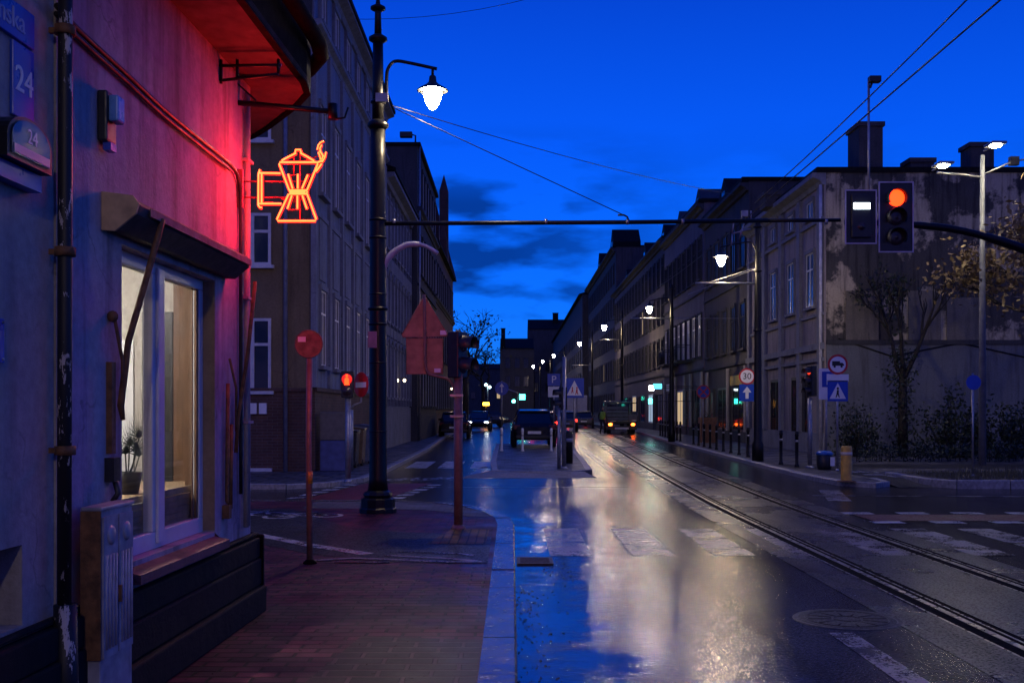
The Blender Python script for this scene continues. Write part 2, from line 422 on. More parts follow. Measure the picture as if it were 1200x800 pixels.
# ------------------------------------------------------------------ world, sun, camera
w = bpy.data.worlds.new('World'); scene.world = w; w.use_nodes = True
nt = w.node_tree; bg = nt.nodes['Background']
sky = _n(nt,'ShaderNodeTexSky', sky_type='NISHITA'); sky.sun_disc = False
sky.sun_elevation = R(-3.2); sky.sun_rotation = R(-20); sky.air_density = 1.0; sky.dust_density = .3; sky.ozone_density = 4
tcw = _n(nt,'ShaderNodeTexCoord').outputs['Generated']
sp = _n(nt,'ShaderNodeSeparateXYZ'); nt.links.new(tcw, sp.inputs[0])
lp = _math(nt,'MAXIMUM', sp.outputs[2], 0.0)
col = _ramp(nt, lp, [(0.0,(.006,.2,.86)),(.11,(.001,.14,.88)),(.24,(.0005,.092,.79)),(.38,(.0004,.045,.5)),(1.0,(.0004,.03,.32))])
mixsky = _mix(nt, .0, col, sky.outputs['Color'])
nish = _mix(nt, 1.0, sky.outputs['Color'], (.05,.3,1.0), 'MULTIPLY')
addsky = _mix(nt, 1.0, col, nish, 'ADD')
# bands of cloud low over the street
mp = _n(nt,'ShaderNodeMapping'); mp.inputs['Scale'].default_value = (4.6,2,15); mp.inputs['Location'].default_value = (.35,0,.6)
nt.links.new(tcw, mp.inputs['Vector'])
cn = _noise(nt, mp.outputs[0], 1.5, 5, .5)
cl = _ramp(nt, cn, [(.46,0.0),(.57,1.0)])
cm = _math(nt,'MULTIPLY', cl, _ramp(nt, sp.outputs[2], [(.035,.0),(.06,1.0),(.19,1.0),(.26,0.0)]))
cm = _math(nt,'MULTIPLY', cm, _ramp(nt, _math(nt,'ADD',sp.outputs[0],.5), [(.5,.95),(.57,.75),(.66,.25)]))
cm = _math(nt,'MULTIPLY', cm, .96)
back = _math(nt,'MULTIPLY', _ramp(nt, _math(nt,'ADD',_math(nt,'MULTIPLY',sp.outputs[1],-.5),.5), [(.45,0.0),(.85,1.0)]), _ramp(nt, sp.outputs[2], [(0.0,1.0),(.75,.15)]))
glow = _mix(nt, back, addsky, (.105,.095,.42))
full = _mix(nt, cm, glow, (.001,.034,.26))
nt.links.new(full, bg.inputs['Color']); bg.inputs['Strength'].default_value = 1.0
SKY_BG = bg

sun = bpy.data.lights.new('sun','SUN'); sun.energy = .02; sun.angle = R(12); sun.color = (.8,.85,1)
so = bpy.data.objects.new('sun', sun); C.objects.link(so); so.rotation_euler = (R(80),0,R(-20))

cam = bpy.data.cameras.new('camera'); co = bpy.data.objects.new('camera', cam); C.objects.link(co)
co.location = (0,0,CAMZ); co.rotation_euler = (R(90),0,0)
cam.sensor_width = 36; cam.lens = 36*FPX/1200; cam.shift_y = (HY-400)/1200; cam.clip_end = 2000; cam.clip_start = .05
scene.camera = co
scene.view_settings.view_transform = 'Standard'; scene.view_settings.look = 'None'; scene.view_settings.exposure = 0; scene.view_settings.gamma = 1
scene.cycles.use_denoising = True
try: scene.cycles.denoiser = 'OPENIMAGEDENOISE'
except Exception: pass
scene.cycles.max_bounces = 6; scene.cycles.diffuse_bounces = 3; scene.cycles.glossy_bounces = 4; scene.cycles.transparent_max_bounces = 12
scene.cycles.sample_clamp_indirect = 4; scene.cycles.caustics_reflective = False; scene.cycles.caustics_refractive = False

# ================================================================== THE GROUND
struct(MB().sheet([(-300,-60),(300,-60),(300,600),(-300,600)],-.012).build('ground', M['soil']))
struct(MB().sheet([(-120,-40),(120,-40),(120,420),(-120,420)],0).build('road', M['road']))

TC = [(4.0,-12),(4.0,10),(4.0,17),(4.12,22),(4.4,31),(4.82,42),(5.35,57),(6.05,80),(6.7,105),(7.6,150),(8.6,210),(9.5,300)]
def smooth(pts, k=5):
    out = []
    for i in range(len(pts)-1):
        p0 = Vector(pts[max(0,i-1)]); p1 = Vector(pts[i]); p2 = Vector(pts[i+1]); p3 = Vector(pts[min(len(pts)-1,i+2)])
        for j in range(k):
            t = j/k
            out.append(.5*((2*p1)+(-p0+p2)*t+(2*p0-5*p1+4*p2-p3)*t*t+(-p0+3*p1-3*p2+p3)*t**3))
    out.append(Vector(pts[-1])); return [tuple(p) for p in out]
TCs = smooth(TC)
struct(MB().ribbon(TCs,-1.12,1.12,.004).build('track_bed', M['track']))
mb = MB()
for s_ in (-.585,.585):
    mb.ribbon(TCs, s_-.13, s_-.026, .0085, 1); mb.ribbon(TCs, s_+.026, s_+.075, .0085, 1)
    mb.ribbon(TCs, s_-.026, s_+.026, .013, 0)
    mb.ribbon(TCs, s_+.075, s_+.09, .012, 0); mb.ribbon(TCs, s_+.09, s_+.15, .0085, 1); mb.ribbon(TCs, s_-.15, s_-.13, .012, 0)
struct(mb.build('tram_rails', [M['steel'],M['groove']]))

def kerb_line(name, pts, wdt, z1, mat, z0=0, side=1):
    mb = MB(); segs = []
    P = [Vector(p) for p in pts]
    d = 0
    res = [P[0]]
    for a, b in zip(P[:-1],P[1:]):
        L = (b-a).length; n = max(1, round(L/1.0))
        for i in range(1,n+1): res.append(a.lerp(b,i/n))
    for i,(a,b) in enumerate(zip(res[:-1],res[1:])):
        t = (b-a).normalized(); nr = Vector((t.y,-t.x))*side*wdt
        ta = (res[i]-res[i-1]).normalized() if i else t
        tb = (res[i+2]-b).normalized() if i+2 < len(res) else t
        na = (t+ta).normalized(); nb = (t+tb).normalized()
        na = Vector((na.y,-na.x))*side*wdt; nb = Vector((nb.y,-nb.x))*side*wdt
        g = t*.011; h = z1+random.uniform(-.007,.007); ch = .012
        a0, b0, a1, b1 = a+g, b-g, a+na+g, b+nb-g
        ia, ib = a1.lerp(a0, ch/wdt*1.2), b1.lerp(b0, ch/wdt*1.2)
        vs = [(a0.x,a0.y,z0),(b0.x,b0.y,z0),(b1.x,b1.y,z0),(a1.x,a1.y,z0),(a0.x,a0.y,h),(b0.x,b0.y,h),(ib.x,ib.y,h),(ia.x,ia.y,h),(b1.x,b1.y,h-ch),(a1.x,a1.y,h-ch)]
        fs = [(4,5,6,7),(7,6,8,9),(9,8,2,3),(5,4,0,1),(4,7,9,3,0),(6,5,1,2,8)]
        if side < 0: pass
        else: fs = [f[::-1] for f in fs]
        mb.add(vs, fs)
    return struct(mb.build(name, mat))

# near pavement (camera side, left)
arc = [(.03-.22,14.0),(-.24,14.8),(-.42,15.7),(-.75,16.5),(-1.25,17.15),(-2.0,17.5)]
near = [(-.19,-12)]+arc+[(-20,17.5),(-20,-12)]
struct(MB().prism(near, -.05, .1).build('pavement_near', M['pavers']))
kerb_line('kerb_near', [(-.19,-12)]+arc+[(-20,17.5)], .22, .108, M['kerb'], -.05, 1)
# light paver border inside the corner kerb
bord = [(-.5,15.2),(-.62,15.6),(-.95,16.2),(-1.4,16.6),(-2.0,16.85),(-2.6,16.9)]
mb = MB(); mb.sheet([(-.30,15.0),(-.47,15.75),(-.8,16.5),(-1.3,17.12),(-2.0,17.44),(-3.2,17.44),(-3.2,16.2),(-2.0,16.15),(-1.3,15.95),(-.85,15.5),(-.62,15.0)],.104)
struct(mb.build('corner_paving', M['pavers_grey']))
# cycle path crossing the pavement
struct(MB().sheet([(-20,16.6),(-3.3,16.1),(-2.0,13.4),(-.24,12.6),(-.24,10.4),(-1.2,10.5),(-2.2,11.2),(-3.6,12.9),(-20,14.6)],.104).build('cycle_path', M['lane']))
mb = MB()
mb.ribbon([(-6,13.9),(-3.2,12.95),(-2.2,11.75),(-1.5,11.05)],-.09,.09,.109,0)
mb.ribbon([(-4.6,15.4),(-4.1,15.25)],-.06,.06,.109,0)
struct(mb.build('cycle_path_edge_line', M['marking']))
def bike_symbol(mb, cx, cy, sx, sy, z, rot=0):
    def P(x,y):
        c, s = math.cos(rot), math.sin(rot)
        return (cx+sx*x*c-sy*y*s, cy+sx*x*s+sy*y*c)
    for wx in (-.55,.55):
        ring = [P(wx+.34*math.cos(a*PI/8), -.3+.34*math.sin(a*PI/8)) for a in range(17)]
        mb.ribbon(ring, -.035, .035, z)
    for a,b in (((-.55,-.3),(-.2,.25)),((-.2,.25),(.38,.2)),((-.2,.25),(0,-.3)),((0,-.3),(.38,.2)),((.55,-.3),(.32,.5)),((.32,.5),(.5,.55)),((-.55,-.3),(0,-.3)),((-.32,.4),(-.1,.4))):
        mb.ribbon([P(*a),P(*b)], -.035, .035, z)
mb = MB(); bike_symbol(mb, -3.9, 15.5, .75, .75, .109); bike_symbol(mb, -3.0, 15.2, .6, .7, .109, .3)
struct(mb.build('cycle_symbols_near', M['marking']))
mb = MB()
for pts in ([(-2.05,10.55),(-1.6,10.75),(-1.1,10.62)],[(-1.3,10.95),(-.7,10.75),(-.35,10.55)],[(-1.1,10.62),(-.62,10.48),(-.3,10.5)],[(-1.2,11.25),(-.6,11.1),(-.4,10.95)],[(-1.75,10.48),(-1.2,10.46)]):
    mb.ribbon(pts,-.045,.045,.109)
struct(mb.build('worn_arrow_marking', M['old_marking']))
struct(MB().sheet([(-.95,11.9),(-.3,11.9),(-.28,13.3),(-.75,13.4)],.109).build('tactile_strip', M['tactile']))
# darker repaired patch of paving close to the kerb
struct(MB().sheet([(-1.0,7.05),(-.2,6.95),(-.2,4.0),(-1.35,4.0)],.104).build('paving_patch', brickmat('patched_pavers',(.02,.014,.018),(.012,.009,.012),(.13,.07,.08),.3,.15,flat=True,wet=(.3,.55),bump=.8)))

# far left pavement in front of the brown house and along the street
lk = [(-20,21.6),(-4.6,21.6),(-3.9,22.2),(-3.45,23.6),(-3.35,26),(-3.4,40),(-3.9,60),(-4.2,80),(-4.6,300)]
struct(MB().prism([(-20,21.6),(-4.6,21.6),(-3.9,22.2),(-3.45,23.6),(-3.35,26),(-3.4,40),(-3.9,60),(-4.2,80),(-4.6,300),(-40,300),(-40,21.6)],-.05,.1).build('pavement_left', M['slabs']))
kerb_line('kerb_left', lk, .18, .108, M['kerb_dry'], -.05, 1)
# middle island with parking
isl = [(-.5,26.4),(.4,26.0),(1.5,25.9),(2.0,26.6),(2.15,31),(2.5,45),(2.6,47),(-.7,47),(-.62,31)]
struct(MB().prism(isl,-.05,.1).build('island_pavement', M['pavers_grey']))
kerb_line('kerb_island', [(-.7,47),(-.62,31),(-.5,26.4),(.4,26.0),(1.5,25.9),(2.0,26.6),(2.15,31),(2.5,45),(2.6,47)], .16, .11, M['kerb_dry'], -.05, -1)
struct(MB().add([(-1.3,24.9,.005),(2.0,25.0,.005),(1.75,25.93,.104),(.4,25.98,.104),(-.5,26.38,.104)],[(0,1,2,3,4)]).build('island_apron', paint('sandy_setts',(.28,.23,.15),.55,0,.4,12,.4)))
# right hand pavement
rk = [(9.4,300),(9.4,100),(9.1,80),(8.5,66),(7.7,50),(7.3,37),(7.0,28),(6.95,24.5),(7.05,22.6),(7.45,22.0),(7.75,22.4),(7.9,23.6)]
struct(MB().prism(rk+[(60,23.6),(60,300)],-.05,.1).build('pavement_right', M['slabs']))
kerb_line('kerb_right', rk, .18, .108, M['kerb_dry'], -.05, 1)
struct(MB().prism([(8.75,22.6),(9.1,21.75),(30,21.75),(30,24.6),(8.9,24.6)],-.05,.16).build('verge_soil', M['soil']))
kerb_line('kerb_verge', [(8.75,24.6),(8.75,22.6),(9.1,21.75),(30,21.75)], .15, .17, M['kerb_dry'], -.05, 1)
struct(MB().add([(7.95,21.95,.006),(8.7,21.95,.006),(8.72,23.58,.107),(7.95,23.58,.107),(8.72,27.4,.107),(7.95,27.4,.107)],[(0,1,2,3),(3,2,4,5)]).build('cycle_path_right', M['lane']))
struct(MB().sheet([(7.3,27.4),(30,27.4),(30,29.4),(7.3,29.4)],.106).build('footway_right', M['lane']))
mb = MB(); mb.box(8.1,8.55,24.4,24.7,.11,.112); mb.box(8.47,8.55,23.6,24.4,.11,.112); bike_symbol(mb, 8.3, 25.7, .45,.8,.112)
struct(mb.build('cycle_symbol_right', M['marking']))
# near right corner
struct(MB().prism([(8.0,15.7),(8.5,16.4),(30,16.4),(30,-12),(8.0,-12)],-.05,.1).build('pavement_corner', M['pavers']))
kerb_line('kerb_corner', [(8.0,-12),(8.0,15.7),(8.5,16.4),(30,16.4)], .2, .108, M['kerb_dry'], -.05, -1)

# road markings
mb = MB()
for k in range(9):
    x0 = .42+.9*k
    if x0 > 7.7: break
    z = .0062 if 2.4 < x0 < 5.4 else .004
    if x0 > 4.7: x0 += .15
    mb.sheet([(x0,11.7),(x0+.46,11.7),(x0+.46,14.35),(x0,14.35)], z)
for b in [mb]: struct(b.build('zebra_crossing', M['old_marking']))
mb = MB()
for x0 in (-2.95,-2.05,-1.15): mb.sheet([(x0,29.2),(x0+.6,29.2),(x0+.6,33),(x0,33)],.004)
for x0 in (-9.3,-8.4,-7.5,-6.6,-5.7): mb.sheet([(x0,18),(x0+.5,18),(x0+.5,21.3),(x0,21.3)],.004)
struct(mb.build('zebra_crossing_side', M['marking']))
struct(MB().sheet([(-3.9,17.75),(-2.45,17.75),(-1.75,23.2),(-3.2,23.2)],.004).build('cycle_crossing', M['bike_red']))
struct(MB().sheet([(5.2,15.35),(12,15.35),(12,16.25),(5.2,16.25)],.0062).build('cycle_crossing_right', M['bike_red']))
mb = MB()
for k in range(8):
    t0, t1 = k/8, (k+.55)/8
    for (xa,xb) in ((-4.25,-3.5),(-2.42,-1.72)):
        ya, yb = 17.8+5.3*t0, 17.8+5.3*t1
        qa, qb = xa+(xb-xa)*t0, xa+(xb-xa)*t1
        mb.sheet([(qa,ya),(qa+.28,ya),(qb+.28,yb),(qb,yb)],.0085)
for k in range(9):
    for y0 in (14.98,16.3): mb.sheet([(5.1+.85*k,y0),(5.55+.85*k,y0),(5.55+.85*k,y0+.3),(5.1+.85*k,y0+.3)],.0085)
struct(mb.build('cycle_crossing_dashes', M['marking']))
mb = MB()
mb.ribbon([(-1.9,22.0),(2.4,22.1)],-.05,.05,.004); mb.ribbon([(5.6,19.9),(20,19.0)],-.07,.07,.004)
mb.ribbon([(2.36,-5),(2.36,7.65)],-.09,.09,.004); mb.ribbon([(5.75,18.7),(6.3,21.2)],-.2,.2,.004)
mb.ribbon([(-1.0,15.5+10.2),(-.75,30)],-.1,.1,.004); mb.ribbon([(2.6,26),(2.75,34),(3.0,45)],-.06,.06,.004)
struct(mb.build('lane_lines', M['old_marking']))
mb = MB(); bike_symbol(mb,-2.4,24.6,.5,.9,.0085); bike_symbol(mb,-1.6,24.9,.5,.9,.0085); struct(mb.build('cycle_symbols_far', M['marking']))

# manhole cover and gully grate
mh = thing('manhole_cover','round iron manhole cover set in the wet road by the rails','manhole',(2.56,8.15,0))
mb = MB(); mb.lathe([(.405,0),(.4,.005),(.37,.005),(.37,.002)],n=36,smooth=False); mb.build('rim', M['dark'], mh)
mb = MB(); mb.lathe([(.36,.002),(.36,.005),(.0001,.005)],n=36,smooth=False)
for a in range(12):
    c_, s_ = math.cos(a*PI/6), math.sin(a*PI/6)
    mb.tube([(c_*.12,s_*.12,.003),(c_*.3,s_*.3,.003)],.008,5)
for r_ in (.1,.31): mb.tube([(r_*math.cos(a*PI/16),r_*math.sin(a*PI/16),.003) for a in range(32)],.008,5,closed=True)
mb.build('lid', paint('iron_lid',(.02,.019,.02),.5,.3,.4,20,.5,spec=.3), mh)
gg = thing('gully_grate','rusty drain grate in the gutter beside the kerb','drain grate',(.24,11.25,0))
mb = MB(); mb.box(-.19,.19,-.24,-.2,0,.016); mb.box(-.19,.19,.2,.24,0,.016); mb.box(-.19,-.155,-.2,.2,0,.016); mb.box(.155,.19,-.2,.2,0,.016)
for k in range(7): mb.box(-.155,.155,-.17+.055*k,-.145+.055*k,0,.014)
mb.build('grate', paint('grate_iron',(.03,.022,.02),.5,.4,.4,20,.3), gg); MB().sheet([(-.155,-.2),(.155,-.2),(.155,.2),(-.155,.2)],.006).build('pit', M['groove'], gg)

# ================================================================== THE CORNER SHOP
SA = Vector((-1.95,7.95,0)); SR = math.atan2(-1,-.032)
shop = thing('corner_shop','grey plastered corner shop house with tall window and boarded eaves','building',SA,SR)
def sw(s, n, z):                                   # shop wall coordinates to the world
    return Matrix.Translation(SA) @ Matrix.Rotation(SR,4,'Z') @ Vector((s,n,z))
TH = .2
mb = MB()
mb.box(0,.85,-TH,0,.1,4.0); mb.box(.85,2.41,-TH,0,.1,.79); mb.box(.85,2.41,-TH,0,2.46,4.0)
mb.box(2.41,3.15,-TH,0,.1,4.0); mb.prism([(0,0),(-1.22,-1.09),(-1.3,-6),(-.95,-6),(-.93,-1.2),(0,-TH)],.1,4.0)
mb.build('wall', M['shop_wall'], shop)
mb = MB(); mb.box(3.15,3.44,-TH,-.012,.1,4.0); mb.box(3.44,3.95,-TH,-.012,.1,.69); mb.box(3.44,3.95,-TH,-.012,1.03,4.0); mb.box(3.95,9,-TH,-.012,.1,4.0)
tag(mb.build('wall', M['shop_wall2'], shop), 'paler greyer wall bay beside the drainpipe')
MB().box(3.44,3.95,-.195,-.15,.69,1.03).build('cellar_opening', M['groove'], shop)
# eaves, fascia and roof
eave = [(9,.42),(.536,.45),(.136,.455),(-.15,.42),(-.45,.27),(-.753,.086),(-1.1,-.13),(-1.41,-.345),(-1.75,-.7),(-1.85,-1.3),(-1.9,-6),(9,-6)]
MB().prism(eave,4.0,4.04).build('soffit', M['soffit'], shop)
mb = MB()
def ring(poly, inset, z0, z1, k=10):
    pts = poly[:k]
    mb.ribbon  # outer band built as a strip of quads with thickness
    for a, b in zip(pts[:-1],pts[1:]):
        a, b = Vector(a), Vector(b); t = (b-a).normalized(); nr = Vector((t.y,-t.x))
        if nr.dot(Vector((-1,1))) < 0 and False: nr = -nr
        o0, o1 = a+(-nr)*0, b
        c0, c1 = a - nr*inset, b - nr*inset
        mb.add([(o0.x,o0.y,z0),(o1.x,o1.y,z0),(c1.x,c1.y,z0),(c0.x,c0.y,z0),(o0.x,o0.y,z1),(o1.x,o1.y,z1),(c1.x,c1.y,z1),(c0.x,c0.y,z1)],
               [(0,3,2,1),(4,5,6,7),(0,1,5,4),(1,2,6,5),(2,3,7,6),(3,0,4,7)])
ring(eave,.05,3.985,4.34)
mb.build('fascia', M['tar'], shop)
up = [(x*.55+1.2 if x < 2 else x, y*.4-1.9) for x,y in eave]
n = len(eave)
mb = MB(); mb.add([(x,y,4.34) for x,y in eave]+[(x,y,6.0) for x,y in up], [(i,(i+1)%n,n+(i+1)%n,n+i) for i in range(n)]+[list(range(n,2*n))])
mb.build('roof', M['roofing'], shop)
mb = MB(); mb.tube([(9,.5,4.3),(.5,.53,4.3),(.1,.53,4.3),(-.2,.49,4.3),(-.5,.34,4.3),(-.8,.15,4.3),(-1.45,-.28,4.3)],.06,10)
mb.build('gutter', M['tar'], shop)
# dark plinth in rough courses
mb = MB()
for (z0,z1,o) in ((.1,.3,.105),(.3,.5,.085),(.5,.66,.06)):
    s = -.03
    while s < 9:
        L = 12; s2 = min(9, s+L)
        mb.box(s+.006,s2-.006,.001,o+random.uniform(-.02,.02),z0+.001,z1-random.uniform(.001,.012))
        s = s2
mb.box(2.41,9,.001,.045,.66,.685); mb.box(-.02,.85,.001,.05,.66,.685)
mb.prism([(0.0,.1),(-.06,.09),(-1.32,-1.04),(-1.22,-1.09)],.1,.67)
mb.build('plinth', M['plinth'], shop, bevel=.02)
# the window
win = MB()
W0,W1,Z0,Z1,RC = .85,2.41,.79,2.46,-.11
f = .07
MU0, MU1 = 1.57, 1.76
win.box(W0,W1,RC-.03,RC+.03,Z0,Z0+.1); win.box(W0,W1,RC-.03,RC+.03,Z1-f,Z1)
for a,b in ((W0,W0+f),(MU0,MU1),(W1-f,W1)): win.box(a,b,RC-.03,RC+.03,Z0+.1,Z1-f)
win.box(MU0+.045,MU1-.045,RC+.03,RC+.05,Z0+.03,Z1-.03)
wf = win.build('window', M['frame_white'], shop, bevel=.006)
MB().box(W0+f,MU0,RC-.006,RC+.004,Z0+.1,Z1-f).build('pane', M['shop_glass'], wf); MB().box(MU1,W1-f,RC-.006,RC+.004,Z0+.1,Z1-f).build('pane', M['shop_glass'], wf)
mb = MB(); mb.box(1.0,1.012,RC+.004,RC+.012,Z0+.1,Z1-f); mb.box(W0+f,W0+f+.03,RC+.004,RC+.018,Z0+.1,Z1-f); mb.build('beading', M['brown'], wf)
MB().prism_x([(-TH+.02,.792),(-.14,.792),(.1,.74),(.1,.69),(-.001,.69),(-.001,.785),(-TH+.02,.785)],W0+.004,W1-.004).build('window_sill', M['sill'], shop)
MB().box(W0-.001,W0+.006,-.079,-.001,Z0+.01,Z1-.01).build('reveal', M['beige'], shop)
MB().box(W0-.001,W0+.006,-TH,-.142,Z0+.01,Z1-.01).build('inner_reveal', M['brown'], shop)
# room behind the window
mb = MB(); mb.box(.3,3.1,-3.2,-TH-.01,.28,.3); mb.box(.3,3.1,-3.2,-TH-.01,2.9,2.92); mb.box(.28,.3,-3.2,-TH-.01,.3,2.9); mb.box(3.1,3.12,-3.2,-TH-.01,.3,2.9); mb.box(.3,3.1,-3.22,-3.2,.3,2.9)
mb.build('interior', plaster('room_wall',(.6,.56,.5),(.3,.25,.2),.2,1), shop)
mb = MB(); mb.box(.303,.34,-.46,-TH-.02,.32,2.6); mb.build('curtain', M['brown'], shop)
MB().box(.303,.33,-.69,-.47,.32,2.3).build('inner_door', M['dark'], shop)
MB().box(.303,.315,-1.1,-.76,.9,2.1).build('poster', M['sign_white'], shop)
mb = MB(); mb.box(.5,2.35,-.75,-.16,1.06,1.1)
for k in range(7): mb.box(.5,2.35,-.165,-.15,.8+.037*k,.833+.037*k)
mb.build('display_bench', M['wood'], shop)
mb = MB(); mb.lathe([(.09,-.02),(.1,-.03),(.11,-.09),(.02,-.1)],(1.6,-1.2,2.75)); mb.cyl((1.6,-1.2,2.73),(1.6,-1.2,2.9),.008); mb.build('pendant_shade', M['dark'], shop)
MB().sphere((1.6,-1.2,2.66),.055).build('pendant_bulb', emit('bulb',(1,.88,.76),2400), shop)
pl = thing('potted_palm','small fan palm standing on the bench inside the shop window','plant',sw(1.6,-.29,1.1),SR)
mb = MB(); mb.lathe([(.06,0),(.085,.13),(.075,.13),(.07,.11)]); mb.build('pot', M['dark'], pl)
mb = MB()
for f_ in range(6):
    az = random.uniform(0,2*PI); tip = Vector((math.cos(az)*.1, math.sin(az)*.06, random.uniform(.2,.34)))
    mb.tube([(0,0,.1),tip*.6,tip],.004,5)
    for k in range(13):
        a = -1.3+2.6*k/12
        d = Vector((math.sin(a), .12*math.cos(az), math.cos(a))).normalized(); q = Vector((d.z,0,-d.x))*.006
        mb.add([tip-q,tip+q,tip+d*.2+Vector((0,0,-.02))],[(0,1,2)])
mb.build('leaf_fan', M['leaf'], pl)
# awning cassette, arms and straps
aw = MB(); aw.prism_x([(.001,2.5),(.001,2.665),(.15,2.65),(.18,2.62),(.165,2.575),(.07,2.495)],.62,2.655)
awn = aw.build('awning', M['fabric_dark'], shop, bevel=.006)
MB().prism_x([(.003,2.49),(.003,2.68),(.16,2.66),(.19,2.62),(.175,2.57),(.07,2.485)],2.655,2.672).build('end_cap', M['awning_end'], awn)
mb = MB(); mb.box(.64,2.5,.181,.187,2.585,2.625); mb.build('valance', paint('valance_cloth',(.12,.11,.12),.8,0,.5,11,.3), awn)
mb = MB()
mb.tube([(2.34,.19,2.6),(2.36,.17,2.5),(2.45,.05,1.95),(2.5,.03,1.62),(2.47,.03,1.55)],[.014,.017,.017,.018,.012],7)
mb.tube([(2.57,.03,2.05),(2.5,.04,1.85),(2.49,.035,1.6)],.009,6); mb.sphere((2.575,.02,2.07),.03,8)
mb.build('awning_arm', M['rust'], awn)
mb = MB(); mb.box(2.56,2.61,.001,.03,1.38,1.84); mb.build('arm_bracket', M['rust'], awn)
mb = MB(); mb.box(2.55,2.63,.001,.05,1.24,1.36); mb.tube([(2.59,.04,1.24),(2.58,.05,1.18),(2.6,.03,1.14)],.015,6); mb.build('crank_hook', M['dark'], awn)
mb = MB()
mb.tube([(.45,.16,2.5),(.42,.1,2.0),(.45,.04,1.55),(.47,.03,1.3)],.014,6); mb.tube([(.62,.03,1.95),(.5,.04,1.75),(.47,.03,1.45)],.009,6)
mb.build('awning_arm', M['rust'], awn)
mb = MB(); mb.tube([(.66,.03,1.78),(.68,.03,.98),(.6,.03,.92),(.58,.03,1.5)],.014,6); mb.box(.64,.7,.002,.05,.86,.95); mb.build('arm_bracket', M['rust'], awn)
# downpipe
dp = MB(); dp.tube([(3.22,.075,4.05),(3.22,.072,3.0),(3.22,.07,2.0),(3.225,.07,.72)],.031,12)
dp.tube([(3.225,.075,.74),(3.225,.08,.1)],[.05,.055],12)
dpo = dp.build('downpipe', None, shop)
m_, nt, b = _new('flaking_black_paint'); tc = _n(nt,'ShaderNodeTexCoord').outputs['Object']
fl = _ramp(nt, _noise(nt, tc, 14, 6, .7, (1,1,.35)), [(.585,0.0),(.6,1.0)])
nt.links.new(_mix(nt, fl, (.008,.008,.009), (.45,.4,.37)), b.inputs['Base Color']); b.inputs['Roughness'].default_value = .55; _bump(nt, b, fl, .6, .004)
dpo.data.materials.clear(); dpo.data.materials.append(m_)
for z in (3.28,2.3,1.42):
    mb = MB(); mb.lathe([(.036,z-.02),(.045,z-.02),(.045,z+.02),(.036,z+.02)],(3.22,.072,0)); mb.box(3.21,3.23,.001,.04,z-.012,z+.012)
    mb.build('pipe_clamp', M['rust'], dpo)
# utility cabinet
uc = thing('utility_cabinet','grey enamelled meter cabinet with fluted doors against the shop wall','cabinet',sw(2.82,.051,.1),SR)
mb = MB(); mb.box(-.19,.19,0,.09,0,1.03); mb.box(-.2,.2,0,.1,1.03,1.05); mb.build('body', M['cab_metal'], uc, bevel=.006)
for sx in (-1,1):
    d = MB(); d.box(sx*.092-.083,sx*.092+.083,.091,.1,.34,1.0)
    for k in (-.055,-.018,.018,.055): d.tube([(sx*.092+k,.1,.38),(sx*.092+k,.1,.82)],.009,6)
    d.lathe([(.045,.1),(.045,.106),(.03,.112),(.0001,.112)],(sx*.092,0,.91),16,axis='y')
    d.build('door', M['cab_metal'], uc)
mb = MB(); mb.box(-.008,.008,.1,.115,.58,.66); mb.build('handle', M['rust'], uc)
MB().box(.191,.2,0,.095,.34,1.03).build('side_strip', M['rust'], uc)
# signs and boxes on the wall
def wallthing(name, label, cat, s, z, n=-.012): return thing(name, label, cat, sw(s,n,z), SR)
TR = Matrix.Rotation(PI,4,'Z')                      # lettering reads from the street: faces +n
sp_ = wallthing('street_name_plate','blue enamel street name plate with white letters, high on the shop wall','street sign',3.66,3.215)
MB().box(-.29,.29,0,.02,-.075,.075).build('plate', M['sign_blue'], sp_, bevel=.004)
t = text_mb('niemska',.125).xf(TR); t.xf(Matrix.Translation((0,.022,0))).build('lettering', paint('faded_white',(.3,.36,.55),.5), sp_)
hp = wallthing('house_number_plate','square blue enamel plate with number 24 under the street name','house number',3.46,2.975)
MB().box(-.09,.09,0,.018,-.155,.155).build('plate', M['sign_blue'], hp, bevel=.004)
text_mb('24',.155).xf(TR).xf(Matrix.Translation((0,.02,.0))).build('lettering', M['sign_white'], hp)
hl = wallthing('house_number_lamp','arched black house number lantern with 24 on its glass','house number lamp',3.57,2.6)
pr = [(-.19,0)]+[(.19*math.cos(PI-PI*k/12), .09+.1*math.sin(PI*k/12)) for k in range(13)]+[(.19,0)]
MB().prism_y([(x,z) for x,z in pr],0,.1).build('housing', M['black'], hl)
MB().prism_y([(x*.84,.02+z*.82) for x,z in pr],.101,.106).build('glass_panel', paint('lamp_panel',(.03,.05,.1),.15), hl)
MB().box(-.15,.15,.107,.11,.025,.06).build('name_band', paint('pale_band',(.3,.32,.42),.4), hl)
text_mb('24',.085).xf(TR).xf(Matrix.Translation((0,.108,.11))).build('lettering', M['sign_white'], hl)
MB().box(-.18,.18,0,.06,-.075,-.004).build('base_strip', M['sign_blue'], hl)
bp = wallthing('small_blue_plate','small plain blue plate low on the wall below the number lantern','plate',3.72,1.88)
MB().box(-.11,.11,0,.012,-.09,.09).build('plate', M['sign_blue'], bp, bevel=.003); 
mb = MB(); [mb.sphere((x,.013,z),.007,6) for x in (-.095,.095) for z in (-.075,.075)]; mb.build('screw', M['steel'], bp)
al = wallthing('alarm_box','dark alarm siren box on the shop wall, cover painted pale blue as reflected sky','alarm',2.66,3.05,0)
mb = MB(); mb.box(-.06,.06,0,.05,-.13,.12); mb.build('back_box', M['dark'], al, bevel=.01)
MB().box(-.045,.045,.05,.1,-.03,.1).build('cover', paint('skylit_cover',(.12,.28,.6),.25), al, bevel=.01)  # sky reflection on the front face is put into its blue colour
